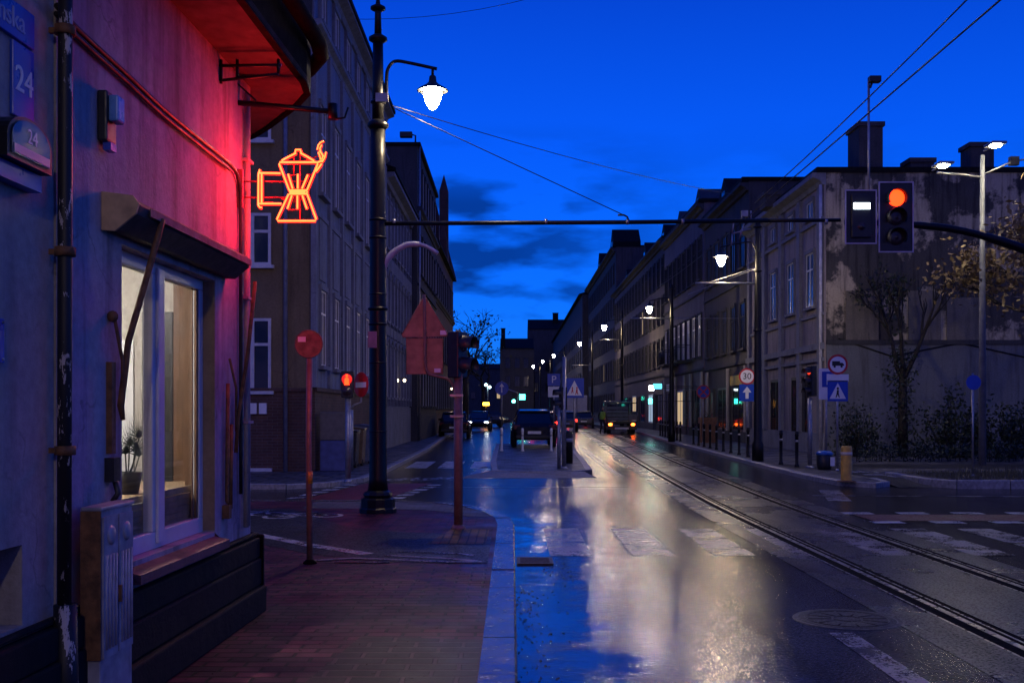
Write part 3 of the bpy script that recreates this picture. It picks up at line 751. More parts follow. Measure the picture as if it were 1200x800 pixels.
MB().box(-.035,.035,.02,.06,-.17,-.131).build('strobe', paint('blue_lens',(.05,.08,.4),.2), al)
# cables on the wall
wc = MB(); pts = [(3.2,.02,3.4),(3.0,.02,3.37),(2.4,.022,3.34),(1.9,.022,3.31),(1.3,.022,3.3),(.6,.022,3.29),(.38,.02,3.22),(.34,.02,3.0),(.33,.02,2.2),(.33,.02,1.0)]
wc.tube([(a,b+.004,c) for a,b,c in smooth(pts,3)],.014,6); wc.tube([(a,b,c-.035) for a,b,c in smooth(pts[:6],3)],.012,6)
o = wc.build('wall_cable', M['wire']); o.location = SA; o.rotation_euler = (0,0,SR); tag(o,'twin black cables running along the shop wall and down its corner','cable')
cp = MB(); cp.tube([(.2,.03,3.9),(.2,.03,2.3),(.22,.03,.75)],.02,8); cp.tube([(.12,.02,3.9),(.12,.02,.75)],.012,6)
for z in (3.4,2.4,1.5): cp.box(.1,.24,.001,.052,z,z+.02)
o = cp.build('conduit', M['shop_wall2']); o.location = SA; o.rotation_euler = (0,0,SR); tag(o,'plaster coloured conduit pipes down the shop corner behind the neon sign','conduit')

# ------------------------------------------------------------------ neon sign
NY = 7.62
ns = thing('neon_sign','glowing red neon sign of a stovetop coffee maker on the shop corner','neon sign',at(285,222,NY))
def NP(cx, cy, dy=0): return at(290+cx/6.154, 150+cy/6.154, NY)+Vector((0,dy,0)) - ns.location
strokes = {
 'pot_tube': [[(305,455),(231,262),(235,250),(500,250),(509,262),(432,450)],[(300,478),(214,662),(220,672),(492,672),(498,660),(432,478)]],
 'band_tube': [[(305,452),(425,452),(434,465),(425,478),(305,478)],[(305,465),(420,465)]],
 'lid_tube': [[(248,238),(300,210),(352,184)],[(385,184),(430,208),(482,240)],[(346,182),(350,160),(384,160),(388,180)]],
 'rib_tube': [[(295,335),(328,440)],[(365,335),(365,440)],[(437,340),(395,440)],[(322,490),(290,585)],[(362,490),(362,585)],[(398,490),(430,585)]],
 'handle_tube': [[(240,330),(85,327)],[(92,302),(82,335),(80,560),(92,575),(106,576)],[(105,335),(105,540)],[(90,548),(245,548)]],
 'spout_tube': [[(537,260),(520,285),(495,318)],[(505,252),(540,240)]],
 'steam_tube': [[(552,97),(528,108),(512,128),(506,160)],[(538,125),(524,150),(530,175),(546,205),(538,232)],[(512,178),(522,200),(530,232)],[(520,170),(540,190),(552,210)],[(568,175),(560,215),(540,250)]],
}
for nm, ss in strokes.items():
    core, halo = MB(), MB()
    for st in ss:
        core.tube([NP(x,y,-.012) for x,y in st], .0062 if nm!='steam_tube' else .005, 6)
        halo.tube([NP(x,y,.004) for x,y in st], .0125 if nm!='steam_tube' else .009, 6)  # wider emissive tube stands in for the glow around the core
    j = halo.build(nm, M['neon_halo'], ns); core.build('glowing_core', M['neon_core'], j)
mb = MB()
for a,b in (((330,186),(330,335)),((375,160),(375,672)),((-45,382),(450,382)),((-45,497),(300,497)),((500,250),(400,240)),((500,200),(400,240)),((105,535),(180,530)),((240,510),(330,500)),((310,340),(340,335)),((290,585),(360,585)),((440,335),(470,330)),((330,540),(345,480)),((345,480),(400,520))):
    mb.tube([NP(*a,.02),NP(*b,.02)],.006,5)
mb.build('support_frame', M['neon_dim'], ns)
mb = MB(); mb.box(-.02,.02,-.02,.02,-.13,.14); mb.xf(Matrix.Translation((-.02,0,0))); mb.build('wall_bracket', M['neon_dim'], ns)
for (cx,cy,en) in ((90,330,12),(95,540,9),(260,250,15),(250,620,10),(440,240,8),(440,640,8),(110,760,9)):
    l_ = bpy.data.lights.new('neon_light','POINT'); l_.energy = en*.32; l_.color = (1,.014,.02); l_.shadow_soft_size = 0
    lo_ = bpy.data.objects.new('neon_light', l_); C.objects.link(lo_); lo_.parent = ns; lo_.location = NP(cx,cy,-.05)
for (dy,ry,en) in ((.05,-90,27),(-.05,90,13)):
    l_ = bpy.data.lights.new('neon_light','AREA'); l_.energy = en; l_.color = (1,.02,.02); l_.shape = 'RECTANGLE'; l_.size = .3; l_.size_y = .5
    lo_ = bpy.data.objects.new('neon_light', l_); C.objects.link(lo_); lo_.parent = ns; lo_.location = NP(360,420,dy); lo_.rotation_euler = (R(-ry),0,0)
# bare bracket arm above the sign and bracket under the eaves
ba = thing('steel_bracket','black steel arm sticking out above the neon sign','bracket',at(278,120,NY+.02))
mb = MB(); p0 = at(278,120,NY+.02)
q = lambda x,y: at(x,y,NY+.02)-p0
mb.tube([q(274,120),q(392,131)],.02,8); mb.cyl(q(390,122),q(390,140),.035,n=10); mb.tube([q(392,140),q(404,138),q(408,126)],.008,6)
mb.build('arm', M['black'], ba)
mb = MB(); mb.tube([q(276,92),q(276,120)],.01,6); mb.tube([q(276,92),q(325,88)],.008,6); mb.tube([q(276,96),q(300,118)],.006,6); mb.build('stay', M['black'], ba)
eb = thing('eaves_bracket','small black frame bracket under the eaves above the shop window','bracket',sw(.75,0,3.93))
mb = MB(); b0 = sw(.75,0,3.93)
for a,b in (((.75,0,3.92),(.75,.42,3.92)),((.75,0,3.82),(.75,.4,3.86)),((.75,.01,3.8),(.75,.01,3.96)),((.75,.12,3.83),(.75,.12,3.96)),((.75,.4,3.86),(.75,.4,3.96))):
    mb.tube([sw(*a)-b0, sw(*b)-b0],.011,6)
mb.build('frame', M['black'], eb)

# ================================================================== STREET FURNITURE ON THE NEAR PAVEMENT
def disc(mb, c, r, th, n=28, mi=0): return mb.lathe([(r*.001,-th/2),(r,-th/2),(r,th/2),(r*.001,th/2)],c,n,mi,'y',False)
se = thing('road_sign','back of small round road sign on thin leaning post before the shop','road sign',(-1.976,10.42,.1))
mb = MB(); mb.tube([(0,0,0),(-.01,0,1.2),(0,0,2.255)],.03,10); mb.build('post', M['post'], se)
mb = MB(); disc(mb,(0,-.045,2.14),.135,.006); mb.tube([(.133*math.cos(a*PI/14),-.048,2.14+.133*math.sin(a*PI/14)) for a in range(28)],.006,5,closed=True); so_ = mb.build('sign_plate', paint('rusty_sign_back',(.2,.1,.075),.6,.2,.4,14,.15), se)
MB().box(-.105,-.03,-.053,-.049,2.16,2.21).build('sticker', M['sign_white'], so_)
for z in (2.08,2.2): MB().box(-.04,.04,-.04,.035,z-.012,z+.012).build('clamp', M['grey_metal'], se)
MB().lathe([(.07,0),(.06,.02),(.035,.04)]).build('base_collar', M['groove'], se)
MB().lathe([(.0312,.78),(.0312,.9)],n=10).build('tape_band', M['yellow'], se)

def signal_head(parent, loc, rz, lit, n=3, d=.21, w=.26, mat=None, name='signal_head'):
    """n lamps one above the other, facing local -y"""
    h = n*(d+.07)+.04
    mb = MB(); mb.box(-w/2,w/2,0,.16,0,h); o = mb.build(name, M['dark'], parent, loc, rz, bevel=.015)
    for k in range(n):
        z = h-.02-(k+.5)*(d+.07)
        vb = MB(); pts = []
        seg = 14; vs = []; fs = []
        for j in range(seg+1):
            a = R(-20)+R(220)*j/seg
            vs += [(d/2*1.06*math.cos(a),0,z+d/2*1.06*math.sin(a)),(d/2*1.06*math.cos(a),-.17,z+d/2*1.06*math.sin(a)-.02),(d/2*1.13*math.cos(a),-.17,z+d/2*1.13*math.sin(a)-.02),(d/2*1.13*math.cos(a),0,z+d/2*1.13*math.sin(a))]
        for j in range(seg): fs += [(4*j,4*j+1,4*j+5,4*j+4),(4*j+1,4*j+2,4*j+6,4*j+5),(4*j+2,4*j+3,4*j+7,4*j+6)]
        vb.add(vs,fs,0,True); vb.build('visor', M['dark'], o)
        lb = MB(); lb.lathe([(d/2,-.004),(d/2*.8,-.02),(d/2*.4,-.03),(.001,-.032)],(0,0,z),20,axis='y')
        lb.build('lens', lit if k == 0 and lit else M['lens_off'], o)
    return o
sg = thing('signal_post','reddish signal post carrying the back of a triangular warning sign on bent arm','traffic light',(-.675,13.4,.1))
def SG(x,y): return at(x,y,13.4)-Vector((-.675,13.4,.1))
mb = MB(); mb.cyl((0,0,0),(0,0,1.96),.056,n=14); mb.lathe([(.1,0),(.09,.03),(.058,.06)]); mb.build('pole', M['post'], sg)
signal_head(sg,(.06,.0,1.9),R(62),None,2,.2,.24)
mb = MB(); mb.box(-.05,.0,-.06,.06,1.9,2.4); mb.lathe([(.04,2.4),(.05,2.46),(.03,2.5)],(-.0,0,0)); mb.build('head_bracket', M['dark'], sg)
mb = MB(); mb.tube(smooth([SG(497,345),SG(498,400),SG(498.5,428),SG(503,438),SG(514,441),SG(526,445),SG(532,455),SG(533.5,470),SG(533.5,497)],3),.019,8)
mb.build('bent_arm', M['post'], sg)
a,b_,c_ = SG(497,346), SG(469,395), SG(526,394)
def rtri(pts, r):                                   # rounded triangle outline in x,z
    out = []
    for i in range(3):
        p = Vector(pts[i]); q0 = Vector(pts[i-1]); q1 = Vector(pts[(i+1)%3])
        d0 = (q0-p).normalized(); d1 = (q1-p).normalized()
        for t in (0,.5,1): out.append(tuple(p+d0*r*(1-t)*1.2+d1*r*t*1.2 + (d0+d1)*r*.25*(1-abs(2*t-1))*-.0))
    return out
mb = MB(); tri = rtri([(a.x,a.z),(b_.x,b_.z),(c_.x,c_.z)],.03); mb.prism_y(tri,.022,.028)
for i in range(len(tri)): p, q_ = tri[i], tri[(i+1)%len(tri)]; mb.tube([(p[0],.02,p[1]),(q_[0],.02,q_[1])],.006,5)
o = mb.build('warning_sign', M['sign_back'], sg); MB().box(c_.x-.11,c_.x-.03,.016,.02,c_.z+.02,c_.z+.075).build('sticker', M['sign_white'], o)
a,b_ = SG(476,396), SG(519,438)
mb = MB(); mb.box(a.x,b_.x,.022,.028,b_.z,a.z); mb.tube([(a.x,.02,b_.z),(b_.x,.02,b_.z),(b_.x,.02,a.z),(a.x,.02,a.z)],.006,5,closed=True)
o = mb.build('sub_plate', M['sign_back'], sg); MB().box(b_.x-.11,b_.x-.03,.016,.02,b_.z+.02,b_.z+.07).build('sticker', M['sign_white'], o)
mb = MB(); [mb.box(-.1,.06,-.065,.065,z-.015,z+.015) for z in (1.42,1.68)]; mb.build('clamp', M['grey_metal'], sg)

# ------------------------------------------------------------------ lantern poles
def lantern(parent, p, s=1.0, lit=True):
    sh = MB(); sh.lathe([(.03,.16),(.05,.14),(.06,.06),(.1,.02),(.2,-.04),(.235,-.07),(.225,-.075),(.12,-.03)],(0,0,0),20)
    sh.xf(Matrix.Scale(s,4)); l = sh.build('lamp_shade', M['dark'], parent, p)
    gl = MB(); gl.lathe([(.001,-.36),(.045,-.34),(.1,-.25),(.135,-.13),(.125,-.05),(.1,-.03)],(0,0,0),16); gl.xf(Matrix.Scale(s,4))
    gl.build('lamp_globe', M['lamp_glow'] if lit else M['sign_white'], l)
    return l
lp_ = thing('lantern_pole','tall black cast iron pole with lit lantern at the pavement corner','street lamp',(-1.96,15.6,.1))
def LP(x,y): return at(x,y,15.6)-Vector((-1.96,15.6,.1))
def LZ(y): return CAMZ+(HY-y)/FPX*15.6-.1
bm_ = MB(); bm_.lathe([(.27,0),(.27,.06),(.25,.08),(.25,.2),(.2,.23),(.22,.26),(.2,.3),(.15,.33)],n=12,smooth=False); bm_.build('base', M['black'], lp_)
sh = [(.15,.33),(.13,.5),(.125,2.0),(.122,LZ(392)),(.12,LZ(330)),(.118,LZ(300)),(.112,LZ(205)),(.105,LZ(147))]
mb = MB(); mb.lathe(sh,n=20); mb.lathe([(.085,LZ(147)),(.075,LZ(46))],n=18); mb.lathe([(.055,LZ(46)),(.045,LZ(10)),(.02,LZ(-4)),(.004,LZ(-40))],n=14); mb.build('shaft', M['black'], lp_)
def collar(y, r0, r1, h=.05): return MB().lathe([(r0,LZ(y)-h),(r1,LZ(y)-h*.3),(r1,LZ(y)+h*.3),(r0,LZ(y)+h)],n=20)
for y,r0,r1,h in ((147,.1,.155,.07),(46,.07,.135,.06),(10,.05,.11,.05),(120,.085,.11,.03),(258,.116,.13,.02),(279,.118,.132,.02),(345,.12,.13,.012),(362,.122,.15,.03),(380,.122,.14,.02),(425,.124,.132,.012),(505,.126,.134,.012)):
    collar(y,r0,r1,h).build('collar', M['black'], lp_)
mb = MB(); mb.tube(smooth([LP(453,118),LP(453,92),LP(455,80),LP(463,72),LP(480,74),LP(512,81)],4),.025,8); mb.cyl(LP(507,80),LP(507,88),.02); mb.build('lamp_arm', M['black'], lp_)
lantern(lp_, LP(507,101), .98)
mb = MB(); mb.tube(smooth([LP(447,318),LP(456,301),LP(468,291),LP(480,286),LP(494,287),LP(504,291),LP(513,297)],3),[.05]*6+[.045]*6+[.03]*7,8); mb.build('curved_bracket', paint('pale_bracket',(.45,.45,.47),.45), lp_)
MB().box(-.13,.0,-.14,-.128,LZ(408),LZ(389)).build('sticker', paint('pink_sticker',(.45,.2,.22),.5), lp_)
mb = MB(); mb.box(-.02,.16,-.13,-.1,LZ(122),LZ(112)); mb.build('arm_clamp', M['grey_metal'], lp_)
ct = thing('catenary_arm','long straight black tube reaching from lantern pole across the tram tracks','catenary arm',LP(453,261)+lp_.location)
def CT(x,y,Y=15.6): return at(x,y,Y)-ct.location
mb = MB(); mb.tube([CT(450,262),CT(735,260.5),CT(900,258.5)],.032,10); mb.tube([CT(900,258.5),CT(985,258)],.027,10); mb.build('tube', M['black'], ct)
mb = MB(); [mb.cyl(CT(x,260)+Vector((-.02,0,0)),CT(x,260)+Vector((.02,0,0)),.042,n=10) for x in (462,640,735,800,968)]; mb.build('ring', M['grey_metal'], ct)
mb = MB(); mb.tube([CT(737,259),CT(735,254),CT(731,252),CT(724,252)],.014,6); mb.build('stay_insulator', M['dark'], ct)
mb = MB()
for a,b in (((860,259),(858,274)),((858,274),(880,268)),((868,259),(872,248)),((880,259),(880,247)),((858,274),(857,288)),((872,262),(866,280))): mb.tube([CT(*a),CT(*b)],.011,6)
mb.box(CT(869,0).x,CT(876,0).x,-.04,.04,CT(0,254).z,CT(0,247).z); mb.build('wire_clamp', M['grey_metal'], ct)
def wire(pts, label, r=.008, mat='wire', name='overhead_wire', cat='wire', sag=0, group=None):
    P = [Vector(p) for p in pts]; out = []
    for a,b in zip(P[:-1],P[1:]):
        for k in range(9):
            t = k/9; q_ = a.lerp(b,t); q_.z -= sag*4*t*(1-t); out.append(q_)
    out.append(P[-1])
    return tag(MB().tube(out, r, 5).build(name, M[mat]), label, cat, group)
wire([at(460,126,15.6), at(735,254,15.6)],'stay wire sloping from lantern pole down to the catenary tube',.007)
wire([at(460,124,15.6), at(860,228,30)],'thin span wire from lantern pole to the houses on the far side',.007,sag=.12)
wire([(3.45,15.6,4.42),(3.42,4,4.5),(3.4,-8,4.45)],'lower tram contact wire coming overhead toward the crossing',.008)
wire([(3.55,15.6,4.62),(3.5,4,5.0),(3.45,-8,4.9)],'upper carrier wire of the tram line coming overhead toward the crossing',.007,sag=.1)
wire([(3.45,15.6,4.42),(4.3,31,5.2),(5.1,50,5.8),(6.0,80,6.1),(7.6,150,6.3)],'tram contact wire running on down the street beyond the tube',.008,sag=.05)
wire([at(395,22,40),at(700,-26,40)],'faint high wire across the top of the sky',.01,sag=.5)

# ------------------------------------------------------------------ mast arm with signals (near right corner)
ma = thing('signal_mast','mast with curved dark arm holding a tram signal and red traffic light','traffic light mast',(8.9,15.6,.1))
def MA(x,y): return at(x,y,15.6)-Vector((8.9,15.6,.1))
mb = MB(); mb.tube([(0,0,0),(0,0,2.6)],[.11,.1],14); mb.tube(smooth([(0,0,2.6),(-.12,0,3.1),MA(1250,315),MA(1200,292),MA(1130,271),MA(1065,263),MA(990,260)],4),[.1]*5+[.085]*5+[.07]*5+[.055]*5+[.045]*5,10); mb.build('mast_arm', M['black'], ma)
mb = MB(); mb.tube([MA(1018,262),MA(1018,96)],.018,8); mb.build('camera_pole', M['grey_metal'], ma)
mb = MB(); mb.box(-.05,.12,-.06,.06,0,.09); mb.tube([(-.0,0,0),(-.03,0,-.08)],.02,6); mb.build('camera', M['dark'], ma, MA(1022,97), bevel=.01)
def board(x0,x1,y0,y1, dy=0):
    a, b = MA(x0,y0), MA(x1,y1)
    rim = MB(); zz = [(a.x,a.z),(b.x,a.z),(b.x,b.z),(a.x,b.z)]
    mb = MB(); mb.box(a.x,b.x,-.16+dy,-.145+dy,b.z,a.z); o = mb.build('backing_board', M['dark'], ma, bevel=.004)
    t_ = .018
    rim.box(a.x,b.x,-.172+dy,-.161+dy,a.z-t_,a.z); rim.box(a.x,b.x,-.172+dy,-.161+dy,b.z,b.z+t_); rim.box(a.x,a.x+t_,-.172+dy,-.161+dy,b.z+t_,a.z-t_); rim.box(b.x-t_,b.x,-.172+dy,-.161+dy,b.z+t_,a.z-t_)
    rim.build('white_rim', paint('reflective_rim',(.55,.5,.56),.4), o); return o, a, b
o, a, b_ = board(986,1023,225,288)
c_ = (a+b_)/2
mb = MB(); mb.box(a.x+.09,b_.x-.09,-.2,-.17,b_.z+.09,a.z-.07); mb.build('tram_signal_head', M['dark'], o, bevel=.01)
z = MA(0,244.5).z; mb = MB(); mb.box(c_.x-.12,c_.x+.12,-.215,-.202,z-.045,z+.045); mb.build('lit_bar', M['sig_white'], o, bevel=.01)
mb = MB(); mb.lathe([(.055,-.204),(.05,-.212),(.001,-.214)],(c_.x,0,MA(0,268).z),18,axis='y'); mb.build('lens', M['lens_off'], o)
o, a, b_ = board(1024.5,1065,216,298,-.02)
c_ = (a+b_)/2
for k,yy in enumerate((235,257,280)):
    z = MA(0,yy).z
    vb = MB(); vs = []; fs = []; r_ = .132
    for j in range(17):
        a_ = R(-30)+R(240)*j/16
        for (rr,y_,dz) in ((r_,-.18,0),(r_,-.3,-.015),(r_*1.05,-.3,-.015),(r_*1.06,-.18,0)): vs.append((c_.x+rr*math.cos(a_),y_,z+rr*math.sin(a_)+dz))
    for j in range(16): fs += [(4*j,4*j+1,4*j+5,4*j+4),(4*j+1,4*j+2,4*j+6,4*j+5),(4*j+2,4*j+3,4*j+7,4*j+6)]
    vb.add(vs,fs,0,True).build('visor', M['dark'], o)
    lb = MB().lathe([(.122,-.19),(.1,-.205),(.06,-.212),(.001,-.215)],(c_.x,0,z),24,axis='y').build('lens', M['sig_red'] if k == 0 else M['lens_off'], o)

# ------------------------------------------------------------------ pedestrian light and no entry sign before the brown house
ps = thing('pedestrian_signal','thin grey post with pedestrian light showing red man and no entry sign','traffic light',(-3.39,22.06,.1))
mb = MB(); mb.cyl((0,0,0),(0,0,1.75),.06,n=12); mb.lathe([(.1,0),(.08,.04),(.06,.08)]); mb.build('pole', M['grey_metal'], ps)
h_ = MB().box(-.13,.12,-.1,.08,1.75,2.3).build('signal_head', M['dark'], ps, bevel=.015)
mb = MB(); mb.sphere((-.01,-.115,2.2),(.03,.015,.032),10); mb.prism_y([(-.06,2.01),(-.055,2.14),(-.025,2.165),(.005,2.165),(.035,2.14),(.04,2.01)],-.125,-.11); mb.build('red_man', M['sig_red'], h_)
MB().lathe([(.11,-.103),(.1,-.108),(.001,-.11)],(-.01,0,2.13),20,axis='y').build('lens', emit('dim_red_lens',(1,.02,.01),.9), h_)
MB().lathe([(.1,-.103),(.08,-.115),(.001,-.12)],(-.01,0,1.88),20,axis='y').build('lens', M['lens_off'], h_)
ne = MB(); disc(ne,(0,0,0),.26,.01); ne = ne.build('no_entry_sign', M['sign_red'], ps, (.27,0,2.02), R(-48))
MB().box(-.19,.19,-.012,-.007,-.06,.05).build('white_bar', M['sign_white'], ne)
mb = MB(); mb.tube([(0,0,1.45),(.12,0,1.6),(.27,.02,1.66),(.27,.02,2.1)],.018,6); mb.build('sign_arm', M['grey_metal'], ps)

# ================================================================== HOUSES
def window_mesh(w, h, style):
    f, pn, sl = MB(), MB(), MB()
    t = .09
    f.box(-w/2-t,-w/2,0,.07,0,h); f.box(w/2,w/2+t,0,.07,0,h); f.box(-w/2-t,w/2+t,0,.09,h,h+t*1.4)
    pn.box(-w/2,w/2,.004,.012,0,h)
    sl.box(-w/2-t*1.5,w/2+t*1.5,0,.15,-.09,0)
    fr = MB(); k = .045
    fr.box(-w/2,-w/2+k,.013,.04,0,h); fr.box(w/2-k,w/2,.013,.04,0,h); fr.box(-k/2,k/2,.013,.04,k,h-k); fr.box(-w/2+k,w/2-k,.013,.04,h-k,h); fr.box(-w/2+k,w/2-k,.013,.04,0,k)
    if style != 'plain': fr.box(-w/2+k,-k/2,.013,.04,h*.68,h*.68+k); fr.box(k/2,w/2-k,.013,.04,h*.68,h*.68+k)
    return f, pn, sl, fr
class House:
    """local frame: x along the street front, y out to the street, z up; the body lies at y < 0"""
    def __init__(s, name, label, loc, rz, L, H, D, wall, trim, roof=None):
        s.o = thing(name, label, 'building', loc, rz); s.L, s.H, s.D, s.trim = L, H, D, trim
        MB().box(0,L,-D,0,0,H).build('wall', wall, s.o)
        s.roofm = roof or M['roofing']; s.cache = {}
    def roof(s, h=2.2, over=.35, flat=False):
        L,D,H = s.L,s.D,s.H
        if flat: return MB().box(-.05,L+.05,-D,over*.8,H+.0,H+.18).build('roof', s.roofm, s.o)
        return MB().prism_x([(over,H+.0),(over,H+.12),(-D/2,H+h),(-D-over,H+.12),(-D-over,H)],0.01,L-.01).build('roof', s.roofm, s.o)
    def cornice(s, z, h=.25, o=.28): 
        mb = MB(); mb.prism_x([(.002,z),(.002,z+h),(o,z+h),(o,z+h*.6),(o*.45,z+h*.35),(o*.3,z)],-.01,s.L+.01); return mb.build('cornice', s.trim, s.o)
    def course(s, z, h=.12, o=.09): return MB().box(-.01,s.L+.01,.002,o,z,z+h).build('string_course', s.trim, s.o)
    def plinth(s, h, mat, o=.06): return MB().box(-.02,s.L+.02,.002,o,0,h).build('plinth', mat, s.o)
    def pilaster(s, xs, z0, z1, w=.35, o=.1):
        for x in xs: MB().box(x-w/2,x+w/2,.002,o,z0,z1).build('pilaster', s.trim, s.o)
    def windows(s, xs, z, w, h, style='cross', frame=None, lit=(), litmat=None):
        frame = frame or M['frame_white']
        key = (w,h,style)
        if key not in s.cache:
            f,pn,sl,fr = window_mesh(w,h,style)
            s.cache[key] = (f.mesh('window',s.trim), pn.mesh('pane',M['pane']), sl.mesh('window_sill',s.trim), fr.mesh('frame',frame))
        ms = s.cache[key]
        for i,x in enumerate(xs):
            wo = link('window', ms[0], s.o, (x,.002,z))
            p = link('pane', ms[1], wo)
            if i in lit:
                p.data = p.data.copy(); p.data.materials[0] = litmat or M['warm_window']
            link('window_sill', ms[2], wo); link('frame', ms[3], wo)
    def door(s, x, w=1.1, h=2.4, mat=None):
        d = MB().box(x-w/2,x+w/2,.002,.03,0,h).build('door', mat or M['brown'], s.o)
        mb = MB(); mb.box(x-w/2-.14,x-w/2,.002,.1,0,h); mb.box(x+w/2,x+w/2+.14,.002,.1,0,h); mb.box(x-w/2-.14,x+w/2+.14,.002,.12,h,h+.2); mb.build('door_frame', s.trim, d)
        MB().tube([(x+w*.35,.06,.95),(x+w*.35,.06,1.25)],.02,6).build('handle', M['steel'], d)
    def shopfront(s, x, w=2.4, h=2.3, lit=None, sign=None):
        mb = MB(); mb.box(x-w/2,x+w/2,.002,.05,.5,.58); mb.box(x-w/2,x-w/2+.08,.002,.05,.58,h); mb.box(x+w/2-.08,x+w/2,.002,.05,.58,h); mb.box(x-.03,x+.03,.002,.05,.58,h); mb.box(x-w/2,x+w/2,.002,.05,h,h+.1)
        o = mb.build('shop_window', M['frame_white'] if lit else M['dark'], s.o)
        MB().box(x-w/2+.08,x+w/2-.08,.003,.02,.58,h).build('pane', lit or M['pane'], o)
        if sign: MB().box(x-w/2,x+w/2,.002,.16,h+.15,h+.6).build('shop_sign', sign, s.o)
    def chimney(s, x, y, z0, z1, w=.8, d=.6, mat=None):
        mb = MB(); mb.box(x-w/2,x+w/2,y-d/2,y+d/2,z0,z1-.15); mb.box(x-w/2-.06,x+w/2+.06,y-d/2-.06,y+d/2+.06,z1-.15,z1); mb.build('chimney', mat or M['roofing'], s.o)
    def pipe(s, x, z0=0, z1=None, mat=None): MB().tube([(x,.1,z0),(x,.1,(z1 or s.H)-.1)],.055,8).build('downpipe', mat or M['grey_metal'], s.o)

ochre = plaster('ochre_plaster',(.23,.17,.1),(.06,.045,.035),.5,.7)
grey_blue = plaster('grey_plaster',(.22,.25,.34),(.08,.08,.08),.5,.7)
dk = plaster('sooty_plaster',(.085,.08,.085),(.03,.03,.03),.6,.7)
pale = plaster('pale_plaster',(.36,.31,.3),(.07,.06,.06),.6,.8)
trimg = plaster('grey_trim',(.25,.26,.3),(.06,.06,.06),.4,2)
trimd = plaster('dark_trim',(.07,.07,.075),(.03,.03,.03),.4,2)
brick = brickmat('brown_brick',(.14,.07,.05),(.1,.05,.04),(.16,.14,.12))
redbrick = brickmat('red_brick',(.12,.05,.04),(.09,.04,.035),(.09,.08,.07))

# --- the brown corner house: street front along +y at x=-4.87; local x runs back towards the camera
BX, BY = -4.87, 26.0
h2 = House('brown_corner_house','tall ochre and grey corner house with brick base beyond the side street','', 0,1,1,1,ochre,trimg) if False else None
hb = House('brown_corner_house','tall ochre and grey corner house with brick base behind the pedestrian light',(BX,BY+14.5,.1),R(-90),14.5,12.7,9,ochre,trimg)
hb.roof(2.0,.45); hb.cornice(12.4,.35,.4); hb.cornice(10.75,.28,.22); hb.course(6.3); 
MB().box(-.01,14.47,.002,.05,2.0,12.4).build('street_front', grey_blue, hb.o)
xs = [1.2+2.05*k for k in range(7)]
def shift(house, xs, z, *a, **k):
    n0 = len(house.o.children); house.windows(xs, z, *a, **k)
    for ch in list(house.o.children):
        if ch.name.startswith('window') and ch.location.y < .01: ch.location.y = .052
shift(hb, xs, 2.6,.85,1.9); shift(hb, xs, 6.9,.85,2.2); shift(hb, xs, 11.2,.8,1.05,'plain')
hb.pilaster([.2+2.05*k for k in range(8)],2.05,10.7,.3,.13)
hb.pilaster([1.2+2.05*k for k in range(7)],4.75,6.25,.9,.09)
mb = MB(); mb.box(-.02,14.52,.002,.07,0,1.95); mb.box(-.03,14.53,.002,.12,1.95,2.05); mb.box(14.502,14.57,-9,.0,0,1.95); mb.box(14.502,14.62,-9,.0,1.95,2.03); mb.build('plinth', brick, hb.o)
for x in (2.3,6.4,10.5): MB().box(x-.4,x+.4,.071,.085,.25,1.0).build('basement_window', M['pane'], hb.o)
# gable end facing the crossing (normal towards the camera): windows, pipe, boxes
def on_end(o): o.rotation_euler = (0,0,R(-90)); return o
def end_window(px0, px1, py0, py1, sash=True, house=hb):
    a, b = at(px0,py0,BY), at(px1,py1,BY)
    w_, h_ = b.x-a.x, a.z-b.z
    yl = a.x-BX                       # local y of the left edge
    f = MB(); t = .07
    f.box(-w_/2,-w_/2+t,0,.05,0,h_); f.box(w_/2-t,w_/2,0,.05,0,h_); f.box(-w_/2+t,w_/2-t,0,.05,h_-t,h_); f.box(-w_/2+t,w_/2-t,0,.05,0,t); f.box(-.05,.05,0,.055,t,h_-t)
    if sash: f.box(-w_/2+t,-.05,0,.05,h_*.62,h_*.62+t); f.box(.05,w_/2-t,0,.05,h_*.62,h_*.62+t)
    wo = f.build('window', M['frame_white'], house.o, (14.503, (a.x+b.x)/2-BX, b.z-.1), R(-90))
    MB().box(-w_/2+t,w_/2-t,.002,.01,t,h_-t).build('pane', M['pane'], wo)
    MB().box(-w_/2-.08,w_/2+.08,0,.14,-.08,-.002).build('window_sill', M['frame_white'], wo)
    return wo, w_, h_
wo, w_, h_ = end_window(274,318,373,458); MB().box(.12,.34,.056,.058,.25,.55).build('window_poster', emit('blue_neon_window',(.3,.5,1),.35), wo)
end_window(274,318,250,311); end_window(196,240,373,458); end_window(196,240,250,311); end_window(274,318,100,165)
wo, w_, h_ = end_window(274,316,517,548,False)
hb.chimney(4,-4,13.5,16,1.2,.7); hb.chimney(10,-4,13.5,16,1.2,.7)
mb = MB(); p = at(336,0,BY); mb.tube([(14.63,p.x-BX,0),(14.63,p.x-BX,12.3)],.05,8); mb.build('downpipe', paint('blue_grey_pipe',(.16,.18,.24),.5), hb.o)
for x in (298,309.5):
    p = at(x,478,BY); MB().box(14.572,14.66,p.x-BX-.09,p.x-BX+.09,p.z-.24,p.z+.02).build('meter_box', M['sign_white'], hb.o)
MB().box(14.503,14.56,-1.3,-.0,10.85,11.7).build('cornice', trimd, hb.o)
